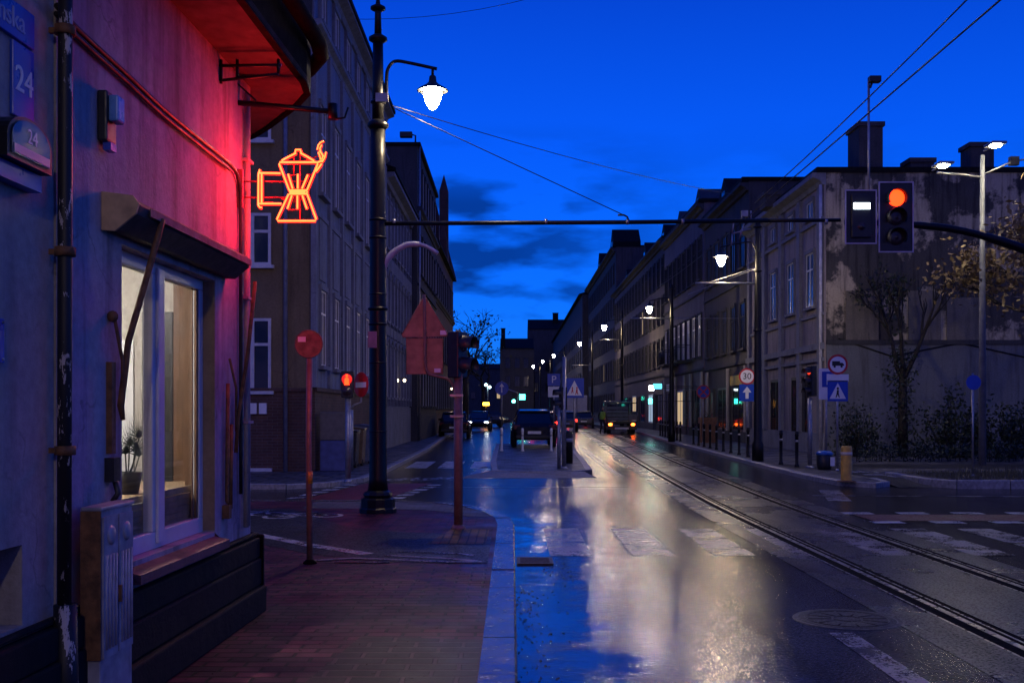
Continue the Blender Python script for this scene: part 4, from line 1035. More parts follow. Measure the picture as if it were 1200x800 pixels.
# rubbish / advert boxes by the house front
kb = thing('parking_meter','blue ticket machine standing at the foot of the ochre corner house','ticket machine',(-4.35,26.3,.1))
MB().box(-.35,.35,-.2,.2,0,.75).build('lower_case', paint('blue_case',(.06,.08,.2),.4), kb, bevel=.02); MB().box(-.35,.35,-.2,.2,.752,1.45).build('upper_case', paint('tan_case',(.14,.12,.09),.5), kb, bevel=.02)
MB().tube([(.42,-.2,0),(.42,-.2,1.5)],.05,8).build('guard_post', M['grey_metal'], kb)
for i,(x,y,h,c) in enumerate(((-4.3,27.8,1.0,(.03,.03,.03)),(-4.28,28.9,1.05,(.15,.1,.05)),(-4.25,30.2,1.1,(.12,.16,.22)))):
    bo = thing('waste_container',['black','brown','pale grey'][i]+' wheeled waste container beside the ochre house front','bin',(x,y,.1))
    mb = MB(); mb.prism_y([(-.25,.06),(-.3,h-.1),(.3,h-.1),(.25,.06)],-.3,.3); mb.build('body', paint('bin_%d'%i,c,.45), bo, bevel=.02)
    MB().prism_y([(-.32,h-.1),(-.3,h-.03),(.0,h),(.32,h-.04),(.32,h-.1)],-.33,.33).build('lid', paint('bin_lid_%d'%i,tuple(v*.7 for v in c),.4), bo, bevel=.01)
    for s_ in (-1,1): MB().lathe([(.001,-.03),(.09,-.03),(.09,.03),(.001,.03)],(.24*s_,-.2,.09),12,axis='x').build('wheel', M['rubber'], bo)

# --- second left house with frieze, third with tower top, gothic gable house far down
h3 = House('arcaded_house','lower grey house with arched frieze next to the ochre corner house',(BX-.05,51.2,.1),R(-90),10.6,10.6,9,plaster('bluish_plaster',(.2,.23,.31),(.06,.06,.06),.5,.8),trimg)
h3.roof(1.8,.5); h3.cornice(10.2,.35,.45); h3.course(7.0,.5,.12); h3.course(4.4,.35,.1); h3.plinth(1.6,trimg)
h3.windows([.9+1.25*k for k in range(8)],7.8,.55,1.9,'plain'); h3.windows([.9+1.25*k for k in range(8)],4.95,.55,1.8,'plain'); h3.windows([.9+1.25*k for k in range(8)],2.0,.55,2.0,'plain',lit=())
h3.pilaster([.28+1.25*k for k in range(9)],1.65,10.1,.16,.12)
for k in range(8):
    mb = MB(); mb.tube([(.9+1.25*k+.42*math.cos(PI*a/10),.1,6.6+.35*math.sin(PI*a/10)) for a in range(11)],.05,6); mb.build('arch_moulding', trimg, h3.o)
    mb = MB(); mb.tube([(.9+1.25*k+.42*math.cos(PI*a/10),.1,4.0+.3*math.sin(PI*a/10)) for a in range(11)],.05,6); mb.build('arch_moulding', trimg, h3.o)
h4 = House('flat_topped_house','dark flat topped house rising above its neighbours with camera on its parapet',(BX+.3,64,.1),R(-90),12.6,14.2,9,dk,trimd)
h4.roof(flat=True,over=.2); h4.cornice(11,.3,.25); h4.course(7.5); h4.course(4.1); h4.plinth(1.2,trimd)
for z in (1.7,4.8,8.2,11.6): h4.windows([1.2+1.7*k for k in range(7)],z,.7,1.9,'plain')
h4.pipe(12.5,0,14.3,M['grey_metal'])
cc = thing('surveillance_camera','small surveillance camera on the roof edge of the flat topped house','camera',(BX+.2,51.6,14.4))
MB().tube([(0,0,0),(0,0,.45),(-.2,0,.5)],.04,6).build('bracket', M['dark'], cc); MB().box(-.75,-.15,-.15,.15,.35,.62).build('housing', M['dark'], cc, bevel=.03)
h5 = House('gabled_brick_house','dark brick house with pointed pinnacles on its gable, down the left side',(BX+.1,86,.1),R(-90),21,11.8,9,redbrick,trimd)
h5.roof(2.5,.3); h5.cornice(8.2,.3,.2)
for z in (1.6,4.8,8.7): h5.windows([1.3+2*k for k in range(10)],z,.8,2,'plain')
for (x,z1,w_) in ((11.2,18.0,.7),(12.4,14.4,.6),(6.5,13.6,.7),(1.0,13.2,.8),(20.4,14.6,.7)):
    mb = MB(); mb.box(x-w_/2,x+w_/2,-.3,.3,11.8,z1-1.2); mb.add([(x-w_/2,-.3,z1-1.2),(x+w_/2,-.3,z1-1.2),(x+w_/2,.3,z1-1.2),(x-w_/2,.3,z1-1.2),(x,0,z1)],[(0,1,4),(1,2,4),(2,3,4),(3,0,4)]); mb.build('pinnacle', redbrick, h5.o)
h6 = House('long_dark_house','long low dark house at the far left end of the street',(BX-1.2,150,.1),R(-90),60,9.0,9,dk,trimd)
h6.roof(1.5); h6.windows([2+3*k for k in range(19)],1.6,1,1.8,'plain'); h6.windows([2+3*k for k in range(19)],5.2,1,1.8,'plain')

# --- right side of the street: fronts face -x; local x runs away from the camera
RX = 10.6
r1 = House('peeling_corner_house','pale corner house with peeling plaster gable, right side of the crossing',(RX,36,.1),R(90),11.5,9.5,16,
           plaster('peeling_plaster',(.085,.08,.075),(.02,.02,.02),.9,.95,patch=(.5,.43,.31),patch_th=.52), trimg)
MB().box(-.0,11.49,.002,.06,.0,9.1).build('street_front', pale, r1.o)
r1.cornice(9.1,.4,.45); r1.roof(flat=True,over=.4)
def fr(house, fn):
    old = set(house.o.children); fn()
    for ch in house.o.children:
        if ch not in old: ch.location.y += .06
fr(r1, lambda: (r1.course(3.55,.22,.14), r1.course(3.15,.12,.1), r1.course(4.7,.1,.08), r1.course(7.9,.12,.1), r1.plinth(.7,trimg),
     r1.windows([1.6,4.2,6.9,9.6],5.1,.95,1.9), r1.windows([1.6,4.2,6.9,9.6],8.2,.8,.6,'plain'), r1.pilaster([.3,2.9,5.55,8.25,11.1],.7,9.05,.4,.12),
     r1.door(9.3,1.2,2.5), r1.shopfront(3.0,2.2,2.6), r1.shopfront(6.4,1.8,2.6), r1.pipe(.08,0,9.2,paint('white_pipe',(.5,.5,.54),.45))))
for (px0,px1,py) in ((995,1037,150),(1065,1092,190),(1134,1162,172),(934,967,193)):
    a, b_ = at(px0,py,36.6), at(px1,py,36.6)
    r1.chimney(.8 if px0 != 934 else 6, -((a.x+b_.x)/2-RX), 9.4, a.z, b_.x-a.x, .8, dk)
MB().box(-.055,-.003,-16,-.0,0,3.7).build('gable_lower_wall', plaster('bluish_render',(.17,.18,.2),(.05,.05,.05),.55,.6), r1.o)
MB().box(-.1,-.003,-16,-.0,3.7,3.85).build('gable_ledge', trimd, r1.o)
for (px,py) in ((1083,372),(1010,372),(1128,380)):
    p = at(px,py,36); wo = MB().box(-.55,.55,0,.05,-.9,.9).build('blind_window', plaster('blind_recess_%d'%px,(.2,.18,.15),(.04,.04,.04),.5,1.4), r1.o, (-.004,-(p.x-RX),p.z-.1), R(90))
    wo.rotation_euler = (0,0,R(90))
mb = MB(); mb.tube([(-.06,-.4,3.9),(-.06,-2.2,3.3),(-.06,-4.5,3.75),(-.06,-7,3.2),(-.06,-10,3.6)],.03,5); mb.build('sagging_cable', M['wire'], r1.o)
r2 = House('yellow_sign_house','dark house with yellow shop board next to the peeling corner house',(RX-.02,47.6,.1),R(90),10.9,11.7,10,dk,trimd)
r2.roof(flat=True,over=.4); r2.cornice(11.3,.35,.4); r2.course(3.6); r2.course(7.3); r2.plinth(.5,trimd)
for z in (4.3,8.0): r2.windows([1.2+2.1*k for k in range(5)],z,1,2.1,'cross',trimd)
r2.shopfront(2.1,2.6,2.5,None,paint('yellow_board',(.5,.34,.03),.5)); r2.shopfront(5.8,2.4,2.5); r2.door(8.6); 
r3 = House('bay_window_house','tall dark house with balconies and bay windows, middle of the right row',(RX-.04,58.6,.1),R(90),15.2,12.9,11,plaster('mauve_plaster',(.19,.155,.165),(.05,.04,.05),.6,.7),trimd)
r3.roof(flat=True,over=.4); r3.cornice(12.5,.35,.4); r3.course(3.7); r3.course(8.0); r3.plinth(.5,trimd)
for z in (4.5,8.8): r3.windows([1.2+1.85*k for k in range(8)],z,1,2.3,'cross' if z < 5 else 'crossed',M['frame_white'] if z < 5 else trimd,lit=(2,3) if z < 5 else (),litmat=paint('drawn_curtain',(.5,.45,.36),.8))
r3.shopfront(2.2,2.8,2.6,None); r3.door(5,1.2,2.6); r3.shopfront(8,2.6,2.6,M['warm_window']); r3.shopfront(12,2.6,2.6,None,M['sign_white'])
for x in (4.9,10.4):
    b = MB(); b.box(x-1.1,x+1.1,.003,.9,4.3,4.42); b.build('balcony', trimd, r3.o)
    m2 = MB(); [m2.tube([(x-1.1+.2*k,.88,4.42),(x-1.1+.2*k,.88,5.3)],.012,5) for k in range(12)]; m2.tube([(x-1.1,.1,5.3),(x-1.1,.88,5.3),(x+1.1,.88,5.3),(x+1.1,.1,5.3)],.02,5); m2.build('railing', M['black'], r3.o)
r4 = House('long_plain_house','long plain tenement behind the parked lorry on the right',(RX+.1,74,.1),R(90),37,13.4,11,plaster('brown_grey_plaster',(.14,.12,.125),(.05,.04,.04),.6,.6),trimd)
r4.roof(flat=True,over=.4); r4.cornice(13,.4,.5); r4.course(3.9); r4.plinth(.5,trimd)
for z in (4.6,7.6,10.4): r4.windows([1.5+2.3*k for k in range(16)],z,1.05,1.9,'cross',trimd,lit=(5,) if z == 7.6 else ())
for x in (3,8,13,19,26): r4.shopfront(x,2.6,2.6,M['cool_window'] if x == 8 else (M['warm_window'] if x == 19 else None))
for x in (5.5,16,23): r4.door(x)
r4.chimney(9,-3,13.4,14.6,1.6,.8); r4.chimney(20,-4,13.4,15.2,1.4,.8); r3.chimney(6,-4,12.9,13.9,1.2,.8); r2.chimney(4,-6,11.7,12.6,1.2,.8)
r5 = House('tallest_tenement','tallest tenement of the right row, flat grey side wall above its neighbour',(RX+.3,112,.1),R(90),40,18.6,14,dk,trimd)
r5.roof(flat=True,over=.4); r5.cornice(18.1,.4,.6); r5.plinth(.5,trimd)
for z in (1.2,4.8,8.2,11.6,15): r5.windows([2+3*k for k in range(13)],z,1.1,2,'plain',trimd,lit=(4,) if z == 4.8 else ())
r5.chimney(12,-4,18.5,20,1.5,.9)
r6 = House('distant_tenement','distant tenement row closing the right side of the street',(RX-.5,153,.1),R(90),110,18.0,14,dk,trimd)
r6.roof(2.5,.5)
for z in (4.8,8.2,11.6): r6.windows([4+5*k for k in range(20)],z,1.4,2,'plain',trimd)
eh = House('street_end_house','dark gabled house with chimney closing the view at the street end',(-4,245,.1),0,1,1,1,dk,trimd) if False else None
e1 = House('street_end_house','dark gabled house with chimney at the far end of the street',(4.2,205,.1),R(180),6.5,13.2,12,dk,trimd)
e1.roof(2.4,.2); e1.chimney(5.9,-.6,13,17.2,.8,.8); e1.windows([1.5,3.2,5.0],6,1,2,'plain',trimd); e1.windows([1.5,3.2,5.0],9.5,1,2,'plain',trimd)
e2 = House('street_end_block','broad dark block behind the bare trees at the street end',(60,330,.1),R(180),110,14,12,dk,trimd)
e2.roof(2.0,.2); e2.windows([56+4*k for k in range(8)],5,1.4,2,'plain',trimd,lit=(2,))

e3 = House('hillside_house','tall dark house rising behind the distant lamps at the street end',(27,266,.1),R(180),23,21.5,12,dk,trimd)
e3.roof(3,.2); e3.windows([2+3.2*k for k in range(7)],6,1.3,2.2,'plain',trimd,lit=(4,)); e3.windows([2+3.2*k for k in range(7)],11,1.3,2.2,'plain',trimd); e3.chimney(6,-4,22,26,1.4,1); e3.chimney(16,-4,22,26,1.4,1)
def gable(h, x, w_, z, rise, y=-.35):
    o = MB().prism_y([(x-w_/2,z),(x+w_/2,z),(x+w_/2,z+rise*.45),(x,z+rise),(x-w_/2,z+rise*.45)],y-3,y).build('dormer', h.o.children[0].data.materials[0], h.o)
    MB().box(x-.4,x+.4,y+.002,y+.02,z+.25,z+rise*.5+.1).build('dormer_window', M['pane'], o)
for h,x,w_,z,rise in ((r2,7.5,2.6,11.85,1.6),(r3,4,2.4,13.05,1.4),(r3,11,2.4,13.05,1.4),(r4,4,2.2,13.55,1.5),(r4,15,2.6,13.55,1.9),(r4,29,2.2,13.55,1.5),(r5,8,4,18.75,3),(r5,26,4,18.75,3)): gable(h,x,w_,z,rise)
pst = plaster('pale_shop_pilaster',(.4,.37,.34),(.08,.07,.07),.5,2)
for x in (.3,3.9,6.2,9.8,14.6): MB().box(x-.22,x+.22,.07,.16,.5,3.6).build('shop_pilaster', pst, r3.o)
for x in (.3,4.2,9.7): MB().box(x-.2,x+.2,.07,.15,.5,3.5).build('shop_pilaster', pst, r2.o)
# ================================================================== STREET LAMPS DOWN THE STREET
def street_lamp(px, lx, ly, Y, label, base=.1, top_extra=.9, arm=None, group='lantern poles along the street'):
    p = at(px,0,Y); root = thing('lantern_pole', label, 'street lamp', (p.x,Y,base), 0, group)
    q = at(lx,ly,Y)-root.location; H = q.z+top_extra
    mb = MB(); mb.lathe([(.17,0),(.17,.5),(.12,.6),(.1,H*.6),(.075,H),(.02,H+.15)],n=12); mb.build('shaft', M['black'], root)
    for z in (H*.55,H*.8,H-.1): MB().lathe([(.09,z-.04),(.14,z),(.09,z+.04)],n=12).build('collar', M['black'], root)
    sgn = 1 if q.x > 0 else -1
    mb = MB(); mb.tube(smooth([(0,0,q.z-.1),(sgn*.12,0,q.z+.25),(sgn*.3,0,q.z+.36),(q.x,0,q.z+.22)],4),.025,6); mb.cyl((q.x,0,q.z+.14),(q.x,0,q.z+.24),.02); mb.build('lamp_arm', M['black'], root)
    lantern(root, (q.x,0,q.z), 1.0 if Y < 75 else 1.3)  # far lanterns are enlarged to imitate the glow around them
    if arm:
        z = at(0,arm[1],Y).z-base; x1 = at(arm[0],0,Y).x-p.x
        MB().tube([(0,0,z),(x1,0,z)],.035,8).build('catenary_tube', M['grey_metal'], root)
    return root
lamps = [(888,845,298,31.2,(815,332),'first lit lantern pole on the right, in front of the pale house'),
         (787,761,358,50,(740,373),'second lit lantern pole on the right, beside the wooden box'),
         (729,708,380,80,(702,398),'third lit lantern pole on the right, rising behind the lorry'),
         (694,679,400,105,(670,428),'fourth lit lantern pole on the right, above the pedestrian warning sign'),
         (661.5,649,415,140,None,'fifth lit lantern pole on the right, left of the warning sign'),
         (645,636,422,165,None,'sixth lit lantern pole on the right, above the blue parking sign'),
         (633,625,428,190,None,'seventh lit lantern pole, over the cars in the distance'),
         (626,618.5,436,215,None,'eighth lit lantern pole, next to last in the distance'),
         (613,606.6,437.6,235,None,'farthest lit lantern pole, over the parked black car')]
for (px,lx,ly,Y,arm,lab) in lamps: street_lamp(px,lx,ly,Y,lab,arm=arm)
wire([at(888,313,31.2), at(822,334,31.2)],'pale stay wire from the first right lantern pole',.012,'grey_metal')
wire([at(888,314,31.2), at(806,345,36)],'second pale stay wire spreading from the first right lantern pole',.012,'grey_metal')
wire([at(787,373,50), at(885,373,50)],'span wire from second right lantern pole to the dark house front',.012,'grey_metal')

nl = thing('lantern_pole','unseen lit lantern pole added behind the camera to light the shop wall','street lamp',(-.7,-5.5,.1),0,'lantern poles along the street')
MB().lathe([(.17,0),(.17,.5),(.12,.6),(.1,4),(.075,6.6),(.02,6.8)],n=12).build('shaft', M['black'], nl)  # out-of-view lantern, added to brighten the shop wall
MB().tube(smooth([(0,0,6.1),(.12,0,6.4),(.3,0,6.5),(.95,0,6.38)],4),.025,6).build('lamp_arm', M['black'], nl)
lantern(nl, (.95,0,6.15), 1.05)
# small twin lights on the left house fronts
for (px,py,Y,lab) in ((460.5,444,45,'pair of small wall lamps on the arcaded house front'),(503.5,454.5,80,'pair of small wall lamps on the gabled brick house'),):
    p = at(px,py,Y); p.x = max(p.x, BX+.12)
    t = thing('wall_lamp', lab, 'wall lamp', p)
    MB().tube([(-.15,0,0),(.3,0,.05)],.02,6).build('bracket', M['dark'], t)
    for dx in (-.08,.22): MB().sphere((dx,-.05,-.06),.06,10).build('bulb', emit('warm_bulb',(1,.75,.45),14), t)
# LED street light on the right pavement
ll = thing('led_street_light','tall grey pole with two lit LED heads in front of the peeling gable','street light',(12.7,28.8,.1))
def LL(x,y): return at(x,y,28.8)-Vector((12.7,28.8,.1))
mb = MB(); mb.tube([(0,0,0),(0,0,LL(0,182).z)],[.1,.06],12); mb.build('pole', paint('blue_grey_pole',(.14,.15,.18),.55), ll)
mb = MB(); mb.tube([(0,0,LL(0,208).z),LL(1130,205),LL(1098,202)],.03,8); mb.tube([(0,0,LL(0,205).z),LL(1185,190),LL(1215,184)],.025,8); mb.build('arm', M['grey_metal'], ll)
for x,y in ((1153,178),(1093,201)):
    q = LL(x,y); hd = MB(); hd.box(q.x-.2,q.x+.2,-.95,-.4,q.z,q.z+.07); hd.box(q.x-.03,q.x+.03,-.4,.02,q.z,q.z+.05); hd = hd.build('lamp_head', M['grey_metal'], ll, bevel=.03)
    MB().sphere((q.x,-.7,q.z),(.15,.17,.06),14).build('lamp_lens', M['led_glow'], hd)
mb = MB(); mb.box(LL(1183,0).x,LL(1193,0).x,-.08,.08,LL(0,194).z,LL(0,184).z); mb.build('junction_box', M['dark'], ll)

# ================================================================== SIGNS AND POSTS
def post(root, h, r=.03, mat='grey_metal'): 
    mb = MB(); mb.cyl((0,0,0),(0,0,h),r,n=10); mb.lathe([(r*2,0),(r*1.6,.03),(r,.06)]); return mb.build('post', M[mat], root)
def ped(mb, x, z, s, y):
    mb.prism_y([(x-.035*s,z+.3*s),(x-.05*s,z+.16*s),(x-.09*s,z),(x-.055*s,z),(x-.005*s,z+.12*s),(x+.04*s,z),(x+.075*s,z),(x+.035*s,z+.17*s),(x+.04*s,z+.3*s)],y-.003,y)
    mb.sphere((x,y,z+.36*s),(.045*s,.004,.05*s),8)
def ped_crossing_sign(root, cx, z0, w, figs=2):
    o = MB().box(cx-w/2,cx+w/2,-.05,-.042,z0,z0+w*1.02).build('crossing_sign', M['sign_blue'], root, bevel=.003)
    MB().prism_y([(cx-w*.4,z0+w*.12),(cx+w*.4,z0+w*.12),(cx,z0+w*.9)],-.056,-.051).build('white_triangle', M['sign_white'], o)
    mb = MB()
    if figs == 2: ped(mb,cx-.1*w,z0+w*.24,w*.8,-.058); ped(mb,cx+.13*w,z0+w*.16,w*1.0,-.058)
    else: ped(mb,cx,z0+w*.18,w*1.25,-.058)
    mb.build('walking_figures', M['sign_red'] if figs == 2 else M['sign_black'], o)
Ys = 40; p = at(673,0,Ys)
s1 = thing('crossing_sign_post','blue square sign with two walking figures in white triangle on the island','road sign',(p.x,Ys,.1))
post(s1, at(0,446,Ys).z-.1,.035); ped_crossing_sign(s1, 0, at(0,466,Ys).z-.1, .72)
Ys = 44; p = at(649,0,Ys)
s2 = thing('parking_sign','blue square parking sign with letter P and white panel beneath','road sign',(p.x,Ys,.1))
post(s2, at(0,440,Ys).z-.1,.03); z = at(0,452,Ys).z-.1
o = MB().box(-.26,.26,-.05,-.042,z,z+.5).build('parking_plate', M['sign_blue'], s2); text_mb('P',.42).xf(Matrix.Translation((0,-.055,z+.25))).build('lettering', M['sign_white'], o)
MB().box(-.24,.24,-.05,-.042,z-.46,z-.03).build('sub_plate', M['sign_white'], s2)
Ys = 52; p = at(588,0,Ys)
s3 = thing('arrow_sign','round blue arrow sign on slim post left of the parked black car','road sign',(p.x,Ys,.1))
post(s3, at(0,446,Ys).z-.1,.03); z = at(0,455,Ys).z-.1
mb = MB(); disc(mb,(0,-.05,z),.33,.01); o = mb.build('arrow_plate', M['sign_blue'], s3); mb = MB(); mb.box(-.03,.03,-.062,-.057,z-.2,z+.1); mb.prism_y([(-.12,z+.08),(.12,z+.08),(0,z+.25)],-.062,-.057); mb.build('arrow', M['sign_white'], o)
p = at(661,0,27.2)
s4 = thing('island_signal_post','tall slim grey post with dark traffic light seen from the side on the island','traffic light',(p.x,27.2,.1))
post(s4, at(0,418,27.2).z-.1,.055); signal_head(s4,(-.1,.05,1.5),R(-75),None,2,.2,.24); mb = MB(); mb.cyl((-.13,0,0),(-.13,0,1.55),.045,n=10); mb.build('second_pole', M['grey_metal'], s4)
p = at(665,0,30)
s5 = thing('waste_post','squat black litter post at the edge of the island','litter bin',(p.x+.02,30,.1)); mb = MB(); mb.lathe([(.13,0),(.13,.85),(.1,.9),(.001,.92)],n=14); mb.build('body', M['black'], s5); MB().lathe([(.135,.6),(.14,.62),(.14,.68),(.135,.7)],n=14).build('band', M['grey_metal'], s5)
# right hand signs
Ys = 26.2; p = at(981,0,Ys)
s6 = thing('truck_ban_sign_post','post with round no lorries sign above a blue pedestrian crossing sign','road sign',(p.x,Ys,.1))
z = at(0,427,Ys).z-.1; post(s6, z+.25,.03)
mb = MB(); disc(mb,(0,-.05,z),.25,.008); o = mb.build('round_plate', M['sign_red'], s6); mb = MB(); disc(mb,(0,-.056,z),.195,.008); mb.build('white_disc', M['sign_white'], o)
mb = MB(); mb.prism_y([(-.14,z-.03),(-.14,z+.08),(.05,z+.08),(.05,z+.04),(.11,z+.04),(.15,z),(.15,z-.03)],-.066,-.061); mb.sphere((-.08,-.063,z-.05),(.03,.003,.03),8); mb.sphere((.09,-.063,z-.05),(.03,.003,.03),8); mb.build('lorry_symbol', M['sign_black'], o)
z = at(0,447,Ys).z-.1; MB().box(-.27,.27,-.05,-.042,z,z+.18).build('sub_plate', M['sign_white'], s6)
ped_crossing_sign(s6, 0, at(0,470,Ys).z-.1, .5, 1)
Ys = 27.5; p = at(968,0,Ys)
s7 = thing('street_parking_board','white and blue parking board half hidden by the no lorries sign','road sign',(p.x,Ys,.1))
z = at(0,468,Ys).z-.1; post(s7, z+.8,.03); o = MB().box(-.2,.25,-.05,-.042,z,z+.8).build('board', M['sign_white'], s7); MB().box(-.12,.25,-.056,-.051,z+.32,z+.72).build('blue_field', M['sign_blue'], o); MB().box(-.0,.06,-.06,-.057,z+.38,z+.66).build('white_stroke', M['sign_white'], o)
Ys = 34; p = at(875,0,Ys)
s8 = thing('speed_limit_sign','round red rimmed 30 speed sign over blue arrow sign','road sign',(p.x,Ys,.1))
z = at(0,441,Ys).z-.1; post(s8, z+.24,.03)
mb = MB(); disc(mb,(0,-.05,z),.26,.008); o = mb.build('round_plate', M['sign_red'], s8); mb = MB(); disc(mb,(0,-.056,z),.21,.008); mb.build('white_disc', M['sign_white'], o); text_mb('30',.28).xf(Matrix.Translation((0,-.063,z))).build('lettering', M['sign_black'], o)
z = at(0,470,Ys).z-.1; o = MB().box(-.25,.25,-.05,-.042,z,z+.54).build('arrow_plate', M['sign_blue'], s8); mb = MB(); mb.box(-.05,.05,-.058,-.052,z+.08,z+.3); mb.prism_y([(-.14,z+.28),(.14,z+.28),(0,z+.47)],-.058,-.052); mb.build('arrow', M['sign_white'], o)
Ys = 48; p = at(824,0,Ys)
s9 = thing('no_parking_sign','round blue and red no stopping sign near the wooden box','road sign',(p.x,Ys,.1))
z = at(0,459,Ys).z-.1; post(s9, z+.28,.03); mb = MB(); disc(mb,(0,-.05,z),.31,.008); o = mb.build('round_plate', M['sign_red'], s9); mb = MB(); disc(mb,(0,-.056,z),.25,.008); mb.build('blue_disc', M['sign_blue'], o)
mb = MB(); [mb.box(-.24,.24,-.066,-.061,-.03,.03) for _ in (0,)]; m45 = MB(); m45.box(-.24,.24,-.066,-.061,-.028,.028); m45.xf(Matrix.Rotation(R(45),4,'Y')); m46 = MB(); m46.box(-.24,.24,-.067,-.0615,-.028,.028); m46.xf(Matrix.Rotation(R(-45),4,'Y'))
mb = MB(); mb.add(m45.v,m45.f); mb.add(m46.v,m46.f); mb.xf(Matrix.Translation((0,0,z))); mb.build('red_cross', M['sign_red'], o)
Ys = 22.9; p = at(1140,0,Ys)
s10 = thing('cycle_sign','small round blue sign on thin post in the grass verge','road sign',(p.x,Ys,.16))
z = at(0,448,Ys).z-.16; post(s10, z+.2,.022); mb = MB(); disc(mb,(0,-.04,z),.16,.008); mb.build('round_plate', M['sign_blue'], s10)
p = at(949,0,27.6)
s11 = thing('corner_signal','slim post with dark traffic light head glowing red at the right corner','traffic light',(p.x,27.6,.1))
post(s11,1.8,.06); signal_head(s11,(-.02,-.0,1.85),R(-70),emit('dim_signal_red',(1,.05,.02),1.2),3,.18,.24)
# yellow bollard, bin, black bollards
yb = thing('yellow_bollard','thick yellow bollard at the tip of the right corner','bollard',(6.92+.25,22.5,.1)); yb.location.x = at(992,0,22.3).x; yb.location.y = 22.3
MB().lathe([(.13,0),(.12,.02),(.115,.03),(.115,.7),(.1,.74),(.001,.75)],n=20).build('body', M['yellow'], yb); MB().lathe([(.118,.55),(.118,.62)],n=20).build('reflective_band', paint('pale_band2',(.6,.5,.35),.4), yb); MB().lathe([(.2,0),(.18,.02),(.12,.03)],n=16).build('base_plate', M['rust'], yb)
wb = thing('litter_bin','dark litter bin with blue lid beside the corner signs','litter bin',(at(966,0,26.8).x,26.8,.1))
MB().lathe([(.16,0),(.19,.1),(.2,.36),(.19,.37)],n=16).build('body', M['dark'], wb); MB().lathe([(.21,.371),(.21,.42),(.15,.47),(.001,.48)],n=16).build('lid', paint('blue_lid',(.02,.12,.4),.35), wb)
MB().box(.1,.2,-.2,-.14,.1,.32).build('notice', M['sign_white'], wb)
def bollard(x,y,lab,grp,h=.95,mat='black'):
    t = thing('bollard',lab,'bollard',(x,y,.1),0,grp)
    MB().lathe([(.07,0),(.06,.05),(.045,.08),(.045,h-.14),(.06,h-.12),(.045,h-.08),(.05,h-.03),(.001,h)],n=12).build('post', M[mat], t)
    MB().lathe([(.047,h-.3),(.047,h-.24)],n=12).build('reflective_band', M['grey_metal'], t); return t
b0 = bollard(7.45,27.9,'slim black bollard in the row along the right kerb','black bollards along the right kerb')
kx = [(27.9,7.35),(37,7.6),(50,8.0),(66,8.8)]
def kerbx(y):
    for (a,xa),(b,xb) in zip(kx[:-1],kx[1:]):
        if a <= y <= b: return xa+(xb-xa)*(y-a)/(b-a)
y = 29.3
while y < 62:
    if not (30.5 < y < 31.8 or 46.8 < y < 50.8): copy_tree(b0, None, (kerbx(y),y,.1))
    y += 1.55
b1 = bollard(.38,38.6,'squat pale bollard behind the parked black car','pale bollards on the island',.85,'sign_white'); copy_tree(b1,None,(1.42,38.6,.1)); copy_tree(b1,None,(-.38,38.9,.1))
wx = thing('wooden_planter','tall brown wooden planter box with bare twigs on the right pavement','planter',(at(829,0,49).x,49,.1))
mb = MB()
for k in range(6): mb.box(-.36+.12*k,-.25+.12*k,-.36,-.33,0,1.15); mb.box(-.36+.12*k,-.25+.12*k,.33,.36,0,1.15); mb.box(-.36,-.33,-.33+.11*k,-.23+.11*k,0,1.15); mb.box(.33,.36,-.33+.11*k,-.23+.11*k,0,1.15)
mb.build('boarding', paint('orange_wood',(.26,.12,.05),.6,0,.3,9,.2), wx); mb = MB(); mb.box(-.33,.33,-.33,.33,.05,1.1); mb.build('soil', M['soil'], wx)
mb = MB(); [mb.tube([(random.uniform(-.2,.2),random.uniform(-.2,.2),1.1),(random.uniform(-.35,.35),random.uniform(-.3,.3),random.uniform(1.2,1.5))],.01,4) for _ in range(9)]; mb.build('twigs', M['bark'], wx)
# small lit shop signs projecting from the right fronts
for (px,py,Y,wd,hh,m_,lab) in ((763.5,454.5,62,.3,.3,'sig_white','small round white lit shop sign on the right row'),(770.5,452.5,61,.5,.3,'cool_sign','turquoise lit shop sign right of the white one'),(762,470,62,.2,.3,'sig_green','small green lit sign low on the right row'),(612,465,170,.9,.9,'sig_green','tiny green light far off over the cars')):
    if m_ == 'cool_sign' and 'cool_sign' not in M: M['cool_sign'] = emit('turquoise_sign',(.1,.6,.8),2.5)
    p = at(px,py,Y); t = thing('shop_light', lab, 'lit sign', p)
    MB().box(-wd/2,wd/2,-.05,.05,-hh/2,hh/2).build('light_box', M[m_], t, bevel=.03); MB().tube([(wd/2,0,0),(max(.3,min(2.8,RX-p.x)) if Y < 100 else wd,0,0)],.02,5).build('bracket', M['dark'], t)
# far signals at the next crossing
for (px,py,Y,m_,lab) in ((602,470,140,'sig_green','distant green traffic light on arm over the street'),(571.5,452,130,'lamp_w','pair of cold white street lamps far left'),):
    p = at(px,py,Y); t = thing('distant_signal' if m_ != 'lamp_w' else 'distant_lamp', lab, 'traffic light' if m_ != 'lamp_w' else 'street lamp', (p.x,Y,0))
    if m_ != 'lamp_w':
        MB().tube([(.55,0,0),(.55,0,p.z+1.1),(-1.4,0,p.z+1.8)],.08,6).build('pole', M['grey_metal'], t); MB().box(-.25,.25,0,.2,p.z-.3,p.z+1.0).build('signal_head', M['dark'], t); MB().sphere((0,-.05,p.z),(.24,.1,.24),10).build('lens', emit('green_far',(.1,1,.75),14), t)
    else:
        MB().tube([(0,0,0),(0,0,p.z+.3)],.08,6).build('pole', M['grey_metal'], t)
        for dx in (-.2,.25): MB().sphere((dx,-.1,p.z-dx*.6),.17,10).build('lamp_lens', emit('cold_lamp',(.6,.95,1),12), t)

